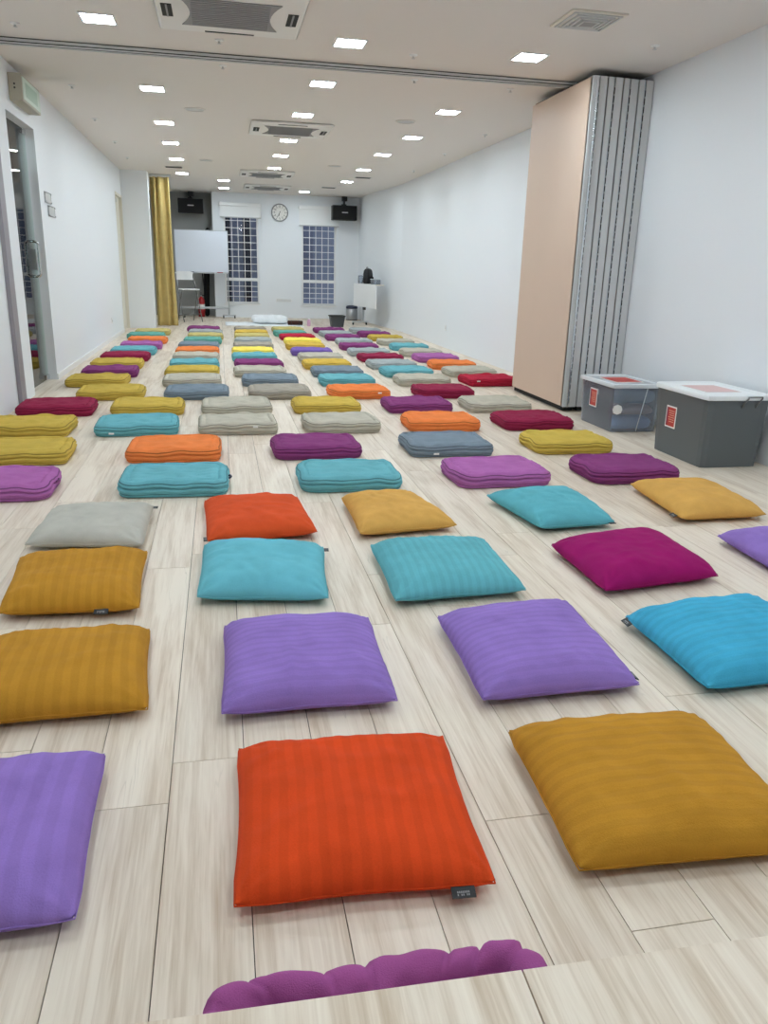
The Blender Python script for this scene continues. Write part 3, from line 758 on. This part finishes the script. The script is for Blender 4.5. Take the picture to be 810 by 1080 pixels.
# lumpy mauve mat half under the platform
def lumpy_mat():
    t = thing('tufted_mat', 'mauve tufted mat with lumpy rolled rim poking out from under the platform', 'floor cushion', (.222, .785, 0), .0)
    w, d = .585, .50; N = 240; base = roundrect(w, d, .07, N); bm = bmesh.new(); rings = []
    knots = [8, 33, 58, 70, 88, 97, 104, 122, 131, 146, 156, 175, 200, 226]
    def lump(i):
        for a, b_ in zip(knots, knots[1:]+[knots[0]+N]):
            k = i if i >= knots[0] else i+N
            if a <= k < b_: return math.sin(PI*(k-a)/(b_-a))**.45*(.75+.25*math.sin(a*2.3))
    for j in range(20):
        a = PI*1.45*j/19-PI*.5; ring = []      # the rolled rim, from under the outside over to the inside
        for i in range(N):
            p = base[i]; l = lump(i); r = .033+.009*l+.006*noise.noise(Vector((p.x*9, p.y*9, 1.)))
            n = Vector((p.x, p.y)).normalized()
            q = p-n*(.034)
            off = r*math.cos(a); z = .036+r*1.0*math.sin(a)
            tw = .004*math.sin(i*.55+j*.45)*l+.004*noise.noise(Vector((p.x*30, p.y*30, j*.25+9)))
            ring.append(bm.verts.new((q.x+n.x*(off+tw), q.y+n.y*(off+tw), max(0, z+.012*l*max(0, math.sin(a))+.006*noise.noise(Vector((p.x*24, p.y*24, j*.3)))+.006*noise.noise(Vector((p.x*9, p.y*9, 5.)))))))
        rings.append(ring)
    cs = [v.co.copy() for v in rings[-1]]
    for s in (.93, .85, .75, .6, .45, .3, .12):
        ring = []
        for i, c in enumerate(cs):
            x, y = c.x*s, c.y*s
            z = .052+.010*noise.noise(Vector((x*8, y*8, 4.)))+.006*math.sin(i*.42)*s*s-.006*(1-lump(i))*s
            ring.append(bm.verts.new((x, y, z)))
        rings.append(ring)
    for a, b_ in zip(rings, rings[1:]):
        for i in range(N): bm.faces.new((a[i], a[(i+1) % N], b_[(i+1) % N], b_[i]))
    bm.faces.new(rings[0]); bm.faces.new(rings[-1])
    obj('cover', bm, fabric('mauve_cotton', (160, 84, 142)), t, smooth=True)
    pb = bmesh.new(); tube(pb, [v.co.copy() for v in []] or [(p.x*.985, p.y*.985, .088+.006*math.sin(i*.4)) for i, p in enumerate(base)][:0] or [(base[i].x*.995, base[i].y*.995, .030) for i in range(N)], .004, 6, closed=True)
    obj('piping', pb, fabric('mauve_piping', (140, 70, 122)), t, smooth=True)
lumpy_mat()

# raised wooden platform the photo is taken from
t = thing('raised_platform', 'low wood-plank platform edge in the near foreground, over the mauve mat', 'platform', (0, .776, 0), -.02)
bm = planks(bmesh.new(), -.9, 2.4, -2.0, 0, .292, .30, .90, 3.0, -.53, {}, gap=.0012, seed=4)
box(bm, -.9, 2.4, -2.0, -.001, .255, .292, mi=1)
obj('deck', bm, [M['floor'], M['offwhite']], t)
bm = bmesh.new(); box(bm, -.85, 2.35, -1.95, -.42, 0, .255); obj('plinth', bm, M['offwhite'], t)

# ------------------------------------------------------------------ storage bins
def taper_box(bm, b0, b1, z0, z1, wall=.004, r=.02):
    """open tub: b0/b1 = (hx, hy) half sizes at bottom and top"""
    def ring(h, z, ins):
        return [bm.verts.new((p.x, p.y, z)) for p in roundrect(2*(h[0]-ins), 2*(h[1]-ins), r, 48)]
    rs = [ring(b0, z0, 0), ring(b1, z1, 0), ring(b1, z1, wall), ring(b0, z0+wall, wall)]
    for a, b_ in zip(rs, rs[1:]):
        for i in range(48): bm.faces.new((a[i], a[(i+1) % 48], b_[(i+1) % 48], b_[i]))
    bm.faces.new(rs[0]); bm.faces.new(rs[-1])
    return bm
def lid_shape(hx, hy, z, r=.03):
    bm = bmesh.new(); rs = []
    for ins, zz in ((0, -.034), (-.002, -.02), (0, -.006), (.008, 0), (.03, .0), (.045, -.008), (.06, -.009)):
        rs.append([bm.verts.new((p.x, p.y, z+zz)) for p in roundrect(2*(hx-ins), 2*(hy-ins), max(.008, r-ins*.4), 48)])
    for a, b_ in zip(rs, rs[1:]):
        for i in range(48): bm.faces.new((a[i], a[(i+1) % 48], b_[(i+1) % 48], b_[i]))
    bm.faces.new(rs[-1])
    return bm
def poster(parent, x, y, z, w, h, face):
    """framed square label; face 'x' = on the -X side, 'z' = on the lid"""
    if face == 'x':
        f = obj('label', B(x-.002, x, y-w/2, y+w/2, z-h/2, z+h/2), M['paper'], parent)
        obj('label_print', B(x-.003, x-.002, y-w/2+.01, y+w/2-.01, z-h/2+.01, z+h/2-.01), M['poster'], f)
        obj('label_band', B(x-.0035, x-.003, y+w/2-.028, y+w/2-.01, z-h/2+.01, z+h/2-.01), M['posterdark'], f)
        bm = bmesh.new()
        for k in range(6): box(bm, x-.0038, x-.003, y-w/2+.02, y+w/2-.032-.008*(k % 3), z+h/2-.035-.015*k, z+h/2-.031-.015*k)
        obj('label_text', bm, M['ink'], f)
    else:
        f = obj('label', B(x-w/2, x+w/2, y-h/2, y+h/2, z, z+.0015), M['paper'], parent)
        obj('label_print', B(x-w/2+.008, x+w/2-.008, y-h/2+.008, y+h/2-.008, z+.0015, z+.0022), M['pink'] if face == 'z' else M['poster'], f)
# grey bin
t = thing('storage_bin', 'dark grey storage bin with white lid standing by the right wall', 'storage bin', (3.275, 4.795, 0))
obj('tub', taper_box(bmesh.new(), (.205, .295), (.225, .315), .002, .455), M['greybin'], t, smooth=False)
lid = obj('lid', lid_shape(.24, .33, .485), M['lid'], t)
poster(lid, 0, .02, .477, .26, .32, 'z')
poster(t, -.2185, .1, .27, .125, .15, 'x')
for x in (.05, .15):
    bm = bmesh.new(); tube(bm, [(x-.03, -.318, .405), (x-.03, -.33, .43), (x-.005, -.338, .462), (x-.005, -.338, .475)], .005, 8); obj('clip', bm, M['wire'], t, smooth=True)
bm = bmesh.new(); tube(bm, [(.045, -.338, .474), (.145, -.338, .474)], .004, 8); obj('clip_bar', bm, M['wire'], t, smooth=True)
# clear bin
t = thing('storage_bin', 'clear plastic storage bin full of cloths beside the folded partition', 'storage bin', (3.225, 5.965, 0))
obj('tub', taper_box(bmesh.new(), (.195, .285), (.21, .30), .002, .355, wall=.003, r=.03), M['clear'], t)
lid = obj('lid', lid_shape(.222, .312, .388), M['clearlid'], t)
poster(lid, .0, .0, .380, .24, .30, 'zr')
poster(t, -.206, .05, .23, .13, .15, 'x')
bm = bmesh.new(); vs = []
for k in range(8):
    a = 2*PI*k/8; vs.append((.0+.042*math.cos(a), .04*math.sin(a)))
top = [bm.verts.new((-.165+x_, -.302, .185+z_)) for x_, z_ in vs]; bot = [bm.verts.new((-.165+x_, -.296, .185+z_)) for x_, z_ in vs]
bm.faces.new(top)
for k in range(8): bm.faces.new((top[k], top[(k+1) % 8], bot[(k+1) % 8], bot[k]))
obj('sticker', bm, M['paper'], t)
bm = bmesh.new(); tube(bm, [(.02, -.290, .01), (.075, -.3035, .352)], .003, 6); obj('side_rib', bm, M['clearlid'], t)
def cloth_lump(name, label, x, y, z0, hx, hy, hz, m, seed):
    bm = bmesh.new(); ox = Vector((seed*3.1, seed*1.7, 0)); n = 28; rs = []
    for j in range(12):
        a = -PI/2+PI*j/11; s = math.cos(a)**.35 if j not in (0, 11) else .15
        ring = []
        for i, p in enumerate(roundrect(2*hx, 2*hy, .05, 56)):
            q = Vector((p.x*s, p.y*s, hz*(1+math.copysign(abs(math.sin(a))**.7, math.sin(a)))))
            q += Vector((p.x, p.y, 0)).normalized()*(.010*noise.noise(q*14+ox)-.010)
            if j > 5: q.z += .012*noise.noise(q*11+ox)-.006
            ring.append(bm.verts.new(q))
        rs.append(ring)
    for a, b_ in zip(rs, rs[1:]):
        for i in range(56): bm.faces.new((a[i], a[(i+1) % 56], b_[(i+1) % 56], b_[i]))
    bm.faces.new(rs[0]); bm.faces.new(rs[-1])
    o = obj(name, bm, m, smooth=True, loc=(x, y, z0)); tag(o, label, 'cloth')
    return o
cloth_lump('folded_cloth', 'pale blue folded cloth at the bottom of the clear bin', 3.225, 5.965, .006, .185, .272, .058, M['bluecloth'], 1)
cloth_lump('folded_cloth', 'dusty pink folded cloth in the middle of the clear bin', 3.225, 5.965, .124, .188, .276, .045, M['pinkcloth'], 2)
cloth_lump('folded_cloth', 'blue-grey folded cloth at the top of the clear bin', 3.225, 5.965, .216, .192, .282, .060, M['greycloth'], 3)

# ------------------------------------------------------------------ far end of the room
# curtain
bm = bmesh.new(); n, mz = 90, 24; th = .006; front, back = {}, {}
for j in range(mz+1):
    z = .02+(HC-.05-.02)*j/mz; s = 1-j/mz
    for i in range(n+1):
        u = i/n; wide = .35+.06*s
        x = -1.23+wide*u+.015*math.sin(s*3+u*9)
        y = 16.47+.050*math.sin(u*2*PI*3.1+.8*s+.9*math.sin(u*5))*(1-.25*math.sin(s*2.2))+.012*math.sin(u*27+s*2)*(.4+.6*s)
        front[i, j] = bm.verts.new((x, y, z)); back[i, j] = bm.verts.new((x, y+th, z))
for i in range(n):
    for j in range(mz):
        bm.faces.new((front[i, j], front[i+1, j], front[i+1, j+1], front[i, j+1])); bm.faces.new((back[i, j], back[i, j+1], back[i+1, j+1], back[i+1, j]))
for i in range(n):
    for j in (0, mz): bm.faces.new((front[i, j], back[i, j], back[i+1, j], front[i+1, j]))
for j in range(mz):
    for i in (0, n): bm.faces.new((front[i, j], front[i, j+1], back[i, j+1], back[i, j]))
t = thing('curtain', 'tall gold curtain gathered beside the white pillar', 'curtain', (0, 0, 0))
obj('drape', bm, M['curtain'], t, smooth=True)
obj('curtain_rail', B(-1.23, -.84, 16.455, 16.475, HC-.03, HC, bev=.003), M['alu'], t)

def speaker(x0, x1, z0, z1, y, label):
    t = thing('wall_speaker', label, 'speaker', ((x0+x1)/2, y, z0))
    w, h = x1-x0, z1-z0
    obj('cabinet', B(-w/2, w/2, -.13, .13, 0, h, bev=.012), M['black'], t)
    g = obj('speaker_grille', B(-w/2+.015, w/2-.015, -.142, -.13, .015, h-.015, bev=.004), M['rubber'], t)
    obj('badge', B(-.07, .07, -.145, -.142, h*.48, h*.48+.022), M['lightgrey'], g)
    bm = bmesh.new(); box(bm, -.06, .05, -.03, .07, h, h+.03); tube(bm, [(0, .02, h+.02), (0, .02, HC-z0-.015)], .025, 12); box(bm, -.05, .07, -.03, .09, HC-z0-.10, HC-z0, bev=.01)
    obj('ceiling_bracket', bm, M['black'], t)
speaker(2.64, 3.22, 2.275, 2.60, 19.45, 'black loudspeaker hung in the right corner over the blind')
speaker(-.88, -.31, 2.33, 2.645, 19.95, 'black loudspeaker hung on the grey wall above the whiteboard')

# clock
t = thing('wall_clock', 'round white wall clock between the two windows', 'clock', (1.44, YB, 2.405))
def ycyl(prof, n=40, cap=True):
    bm = lathe(bmesh.new(), prof, n, cap=cap); bmesh.ops.rotate(bm, verts=bm.verts, cent=(0, 0, 0), matrix=Matrix.Rotation(PI/2, 3, 'X')); return bm
obj('clock_rim', ycyl([(.172, .0), (.195, .0), (.197, .03), (.186, .042), (.176, .034), (.174, .02)], 48, False), M['grille'], t, smooth=True)
obj('clock_face', ycyl([(.174, .002), (.174, .018)], 48), M['paper'], t)
bm = bmesh.new()
for k in range(12):
    a = k*PI/6; c, s = math.sin(a), math.cos(a)
    m4 = Matrix.Translation((c*.158, -.0185, s*.158)) @ Matrix.Rotation(a, 4, 'Y')
    n0 = len(bm.verts); bmb = box(bmesh.new(), -.004, .004, -.001, .001, -.012, .012)
    for f in bmb.faces: bm.faces.new([bm.verts.new(m4 @ v.co) for v in f.verts])
    bmb.free()
obj('hour_marks', bm, M['black'], t)
for k in range(1, 13):
    cu = bpy.data.curves.new('numeral', 'FONT'); cu.body = str(k); cu.size = .05; cu.align_x = 'CENTER'; cu.align_y = 'CENTER'; cu.extrude = .0008
    to = bpy.data.objects.new('numeral', cu); COL.objects.link(to)
    me = bpy.data.meshes.new_from_object(to); bpy.data.objects.remove(to)
    me.materials.append(M['black']); o = bpy.data.objects.new('numeral', me); COL.objects.link(o); o.parent = t
    a = k*PI/6; o.location = (math.sin(a)*.122, -.0195, math.cos(a)*.122); o.rotation_euler = (PI/2, 0, 0)
for nm, ln, w, a in (('hour_hand', .085, .010, 6.58*PI/6), ('minute_hand', .13, .007, 35*PI/30)):
    bm = box(bmesh.new(), -w/2, w/2, -.0225, -.021, -.03, ln); bmesh.ops.rotate(bm, verts=bm.verts, cent=(0, 0, 0), matrix=Matrix.Rotation(a, 3, 'Y')); obj(nm, bm, M['black'], t)
t = thing('wall_grille', 'low white rectangular air grille under the wall clock', 'vent', (1.515, YB, .38))
obj('grille_frame', B(-.19, .19, -.012, -.001, 0, .075, bev=.003), M['white'], t)
bm = bmesh.new()
for k in range(4): box(bm, -.175, .175, -.016, -.012, .012+.015*k, .018+.015*k)
obj('grille_slats', bm, M['lightgrey'], t)

# whiteboard on a wheeled stand
t = thing('whiteboard', 'blank whiteboard on wheeled stand in front of the grey wall', 'whiteboard', (-.375, 19.25, 0), .0)
bm = B(-.585, .585, -.012, .006, 1.03, 1.93); obj('board', bm, M['board'], t)
obj('board_frame', frame(bmesh.new(), -.597, .597, 1.018, 1.942, -.016, .01, .014), M['silver'], t)
obj('pen_tray', B(-.45, .585, -.075, -.014, 1.0, 1.018, bev=.003), M['silver'], t)
for s in (-1, 1):
    x = s*.575
    obj('post', tube(bmesh.new(), [(x, .03, .07), (x, .03, 1.6)], .014, 10), M['silver'], t, smooth=True)
    f = obj('foot', B(x-.15, x+.15, .01, .05, .06, .085, bev=.004), M['silver'], t)
    for xx in (-.13, .13):
        bm = lathe(bmesh.new(), [(.01, -.014), (.03, -.014), (.032, 0), (.03, .014), (.01, .014)], 16)
        bmesh.ops.rotate(bm, verts=bm.verts, cent=(0, 0, 0), matrix=Matrix.Rotation(PI/2, 3, 'Y')); bmesh.ops.translate(bm, verts=bm.verts, vec=(x+xx, .03, .032))
        obj('caster', bm, M['rubber'], f)
obj('crossbar', B(-.575, .575, .015, .045, .21, .26, bev=.004), M['silver'], t)
for x0, w_, m in ((-.33, .14, M['navy']), (.12, .13, M['lightgrey']), (.33, .13, M['red'])):
    o = obj('marker', tube(bmesh.new(), [(-.375+x0, 19.2, 1.0275), (-.375+x0+w_, 19.2, 1.0275)], .0085, 10), m, smooth=True)
    tag(o, {'navy_plastic': 'dark blue marker on the whiteboard tray', 'light_grey_plastic': 'pale marker on the whiteboard tray', 'red_enamel': 'red marker on the whiteboard tray'}[m.name], 'marker')

# tall folding chair
t = thing('folding_chair', 'white tall folding chair in front of the whiteboard', 'chair', (-.66, 17.95, 0), .35)
obj('seat', B(-.19, .19, -.18, .17, .665, .69, bev=.010), M['white'], t)
bm = bmesh.new(); rs = []
for k in range(11):
    u = -1+2*k/10; y = .235-.035*(1-u*u)
    rs.append([bm.verts.new((.2*u, y+d_, z_)) for d_, z_ in ((0, .87-.0*u), (0, 1.05-.03*abs(u)**4), (.014, 1.05-.03*abs(u)**4), (.014, .87))])
for a, b_ in zip(rs, rs[1:]):
    for i in range(4): bm.faces.new((a[i], a[(i+1) % 4], b_[(i+1) % 4], b_[i]))
bm.faces.new(rs[0]); bm.faces.new(rs[-1]); obj('backrest', bm, M['white'], t)
for s in (-1, 1):
    obj('leg', tube(bmesh.new(), [(s*.2, -.25, .012), (s*.2, .0, .5), (s*.195, .21, .88), (s*.19, .24, 1.0)], .011, 8), M['wire'], t, smooth=True)
    obj('leg', tube(bmesh.new(), [(s*.175, .26, .012), (s*.175, .03, .45), (s*.175, -.12, .66)], .011, 8), M['wire'], t, smooth=True)
obj('footrest', tube(bmesh.new(), [(-.2, -.17, .17), (.2, -.17, .17)], .010, 8), M['wire'], t, smooth=True)
obj('stretcher', tube(bmesh.new(), [(-.175, .20, .13), (.175, .20, .13)], .009, 8), M['wire'], t, smooth=True)

# fire extinguisher
t = thing('fire_extinguisher', 'red fire extinguisher on the floor under the whiteboard', 'fire extinguisher', (-.44, 19.75, 0))
obj('cylinder', lathe(bmesh.new(), [(.07, 0), (.078, .01), (.078, .36), (.07, .41), (.045, .44), (.025, .45), (.025, .47)], 28), M['red'], t, smooth=True)
obj('instruction_label', lathe(bmesh.new(), [(.0785, .18), (.0795, .182), (.0795, .29), (.0785, .292)], 28, cap=False), M['paper'], t)
obj('valve', lathe(bmesh.new(), [(.022, .47), (.022, .51), (.014, .515)], 14), M['steel'], t)
bm = bmesh.new(); box(bm, -.012, .012, -.11, .02, .515, .53); box(bm, -.012, .012, -.10, .02, .545, .56); obj('lever', bm, M['black'], t)
obj('hose', tube(bmesh.new(), [(.02, 0, .50), (.07, -.01, .49), (.1, -.01, .42), (.1, -.01, .2), (.095, -.01, .12)], .011, 8), M['rubber'], t, smooth=True)

# slim black bagged stand leaning on grey wall
t = thing('stand_bag', 'slim black zipped stand bag leaning against the grey wall', 'bag', (-.315, 19.98, 0))
bm = bmesh.new(); pts = [(0, -.02, .0), (.0, -.01, .05), (.005, .0, .5), (.03, .03, 1.2), (.075, .08, 1.8), (.085, .10, 1.98), (.088, .105, 2.02)]
tube(bm, pts, [.03, .06, .07, .07, .075, .06, .03], 14); obj('bag_body', bm, M['rubber'], t, smooth=True)
obj('strap', tube(bmesh.new(), [(-.05, -.075, .7), (-.08, -.09, 1.0), (-.05, -.05, 1.3)], .012, 6), M['black'], t, smooth=True)

# white bedding on the floor
bm = bmesh.new(); n = 40; up, lo = {}, {}
for i in range(n+1):
    for j in range(n//2+1):
        u, v = i/n, j/(n//2)
        x = .10+1.62*u+.03*noise.noise(Vector((v*3, u, 1))); y = 16.92+1.05*v-.08*u+.05*noise.noise(Vector((u*4, v, 5)))
        z = .006+.012*max(0, noise.noise(Vector((u*9, v*6, 2)))+.2)
        up[i, j] = bm.verts.new((x, y, z)); lo[i, j] = bm.verts.new((x, y, 0.0005))
m2 = n//2
for i in range(n):
    for j in range(m2):
        for d in (up, lo): bm.faces.new((d[i, j], d[i+1, j], d[i+1, j+1], d[i, j+1]))
for i in range(n):
    for j in (0, m2): bm.faces.new((up[i, j], up[i+1, j], lo[i+1, j], lo[i, j]))
for j in range(m2):
    for i in (0, n): bm.faces.new((up[i, j], up[i, j+1], lo[i, j+1], lo[i, j]))
o = obj('bed_sheet', bm, M['sheet'], smooth=True); tag(o, 'white sheet spread flat on the floor beyond the mats', 'sheet')
o = cloth_lump('folded_duvet', 'puffy white folded duvet lying on the white sheet', 1.04, 17.62, .018, .39, .28, .085, M['sheet'], 7)
o['category'] = 'duvet'
t = thing('cloth_roll', 'dark brown rolled cloth at the near edge of the white sheet', 'roll', (1.54, 17.0, .02))
bm = bmesh.new(); tube(bm, [(-.16, 0, .047), (-.15, 0, .048), (0, 0, .05), (.15, 0, .048), (.16, 0, .047)], [.03, .045, .047, .045, .03], 16); obj('roll_body', bm, M['brownroll'], t, smooth=True)
for x in (-.08, .08):
    bm = bmesh.new(); tube(bm, [(x+.0, .0495*math.cos(k*PI/12), .049+.0495*math.sin(k*PI/12)) for k in range(24)], .004, 6, closed=True); obj('tie', bm, M['black'], t)
t = thing('water_bottle', 'small pink and white bottle beside the dark brown roll', 'bottle', (1.84, 17.1, 0))
obj('bottle_body', lathe(bmesh.new(), [(.035, 0), (.038, .01), (.038, .10), (.03, .125), (.018, .14)], 20), plain('pink_plastic', (214, 168, 196), .4), t, smooth=True)
obj('bottle_cap', lathe(bmesh.new(), [(.02, .138), (.02, .165), (.012, .17)], 16), M['white'], t)
t = thing('crate', 'dark grey open plastic crate on the floor by the right wall', 'crate', (2.43, 17.0, 0))
obj('crate_body', taper_box(bmesh.new(), (.125, .14), (.155, .17), .002, .225, wall=.006, r=.025), plain('dark_grey_plastic', (66, 72, 76), .5), t)
bm = bmesh.new(); tube(bm, [(p.x, p.y, .226) for p in roundrect(.325, .355, .03, 48)], .010, 8, closed=True); obj('crate_rim', bm, M['dark'], t, smooth=True)
t = thing('trash_can', 'steel pedal bin with navy lid under the console in right corner', 'bin', (3.12, 19.3, 0))
obj('bin_body', lathe(bmesh.new(), [(.13, .0), (.135, .01), (.135, .27), (.13, .275)], 32), M['steel'], t, smooth=True)
obj('bin_lid', lathe(bmesh.new(), [(.14, .272), (.142, .30), (.13, .33), (.08, .345), (.005, .348)], 32), M['navy'], t, smooth=True)
obj('bin_base', lathe(bmesh.new(), [(.14, .001), (.14, .02), (.136, .022)], 32, cap=False), M['black'], t)
obj('pedal', B(-.03, .03, -.18, -.13, .004, .016, bev=.003), M['black'], t)

# flip-top table folded by the right wall
ang = math.atan2(18.0-16.6, 2.96-3.19)
t = thing('folding_table', 'white flip-top table with hanging front panel by the right wall', 'table', (3.075, 17.3, 0), ang-PI/2)
hl = .72
obj('front_panel', B(-.012, .012, -hl, hl, .40, .885, bev=.004), M['white'], t)
obj('table_shelf', B(.012, .17, -hl, hl, .868, .888, bev=.003), M['lightgrey'], t)
obj('edge_trim', B(-.014, .172, -hl-.004, -hl, .868, .89), M['offwhite'], t)
for y in (.34,):
    obj('leg', B(.075, .115, y-.02, y+.02, .06, .868, bev=.004), M['silver'], t)
    f = obj('foot', B(-.16, .19, y-.022, y+.022, .055, .085, bev=.004), M['silver'], t)
    for xx in (-.14, .17):
        bm = lathe(bmesh.new(), [(.01, -.012), (.027, -.012), (.028, 0), (.027, .012), (.01, .012)], 14)
        bmesh.ops.rotate(bm, verts=bm.verts, cent=(0, 0, 0), matrix=Matrix.Rotation(PI/2, 3, 'Y')); bmesh.ops.translate(bm, verts=bm.verts, vec=(xx, y, .028)); obj('caster', bm, M['rubber'], f)
obj('latch', B(-.03, .02, -.04, .04, .345, .40, bev=.004), M['black'], t)
def on_table(u, v): 
    r = Matrix.Rotation(ang-PI/2, 2) @ Vector((u, v)); return (3.075+r.x, 17.3+r.y)
x, y = on_table(.085, .05)
t = thing('backpack', 'black backpack standing on the white flip-top table', 'backpack', (x, y, .891), .9)
bm = bmesh.new(); rs = []
for k, (s, z) in enumerate(((.8, 0), (.98, .02), (1, .1), (.97, .2), (.85, .27), (.6, .305), (.25, .318))):
    rs.append([bm.verts.new((p.x*s, p.y*s, z)) for p in roundrect(.24, .155, .05, 40)])
for a, b_ in zip(rs, rs[1:]):
    for i in range(40): bm.faces.new((a[i], a[(i+1) % 40], b_[(i+1) % 40], b_[i]))
bm.faces.new(rs[0]); bm.faces.new(rs[-1]); obj('bag_body', bm, M['black'], t, smooth=True)
bm = box(bmesh.new(), -.085, .085, -.105, -.07, .02, .15, bev=.02); obj('front_pocket', bm, M['rubber'], t, smooth=True)
obj('grab_handle', tube(bmesh.new(), [(-.03, .02, .31), (-.025, .02, .34), (.025, .02, .34), (.03, .02, .31)], .007, 8), M['rubber'], t, smooth=True)
x, y = on_table(.09, -.42)
t = thing('clear_box', 'clear plastic box of small items on the table, near end', 'box', (x, y, .888), ang-PI/2)
obj('box_body', taper_box(bmesh.new(), (.07, .13), (.07, .13), .001, .10, wall=.004, r=.012), M['clear'], t)
obj('box_lid', B(-.073, .073, -.133, .133, .10, .112, bev=.003), M['clearlid'], t)
x, y = on_table(.09, .55)
t = thing('water_jug', 'clear water jug on the far end of the white table', 'jug', (x, y, .888))
obj('jug_body', lathe(bmesh.new(), [(.05, 0), (.055, .01), (.055, .15), (.045, .17), (.042, .168), (.051, .148), (.051, .012), (.002, .008)], 24), M['clear'], t, smooth=True)
obj('jug_handle', tube(bmesh.new(), [(.052, 0, .13), (.085, 0, .125), (.09, 0, .08), (.052, 0, .04)], .007, 8), M['clearlid'], t, smooth=True)

# ------------------------------------------------------------------ night sky outside, view
w = bpy.data.worlds.new('night'); SC.world = w; w.use_nodes = True
bg = w.node_tree.nodes['Background']; bg.inputs['Color'].default_value = (.45, .48, .56, 1); bg.inputs['Strength'].default_value = 2.4
vs = SC.view_settings
vs.view_transform = 'Standard'; vs.look = 'None'; vs.gamma = 1; vs.use_curve_mapping = False
vs.exposure = 0.0
SC.cycles.max_bounces = 10; SC.cycles.diffuse_bounces = 6; SC.cycles.glossy_bounces = 4; SC.cycles.transparent_max_bounces = 12
SC.cycles.sample_clamp_indirect = 6.0; SC.cycles.use_denoising = True
SC.cycles.caustics_reflective = False; SC.cycles.caustics_refractive = False
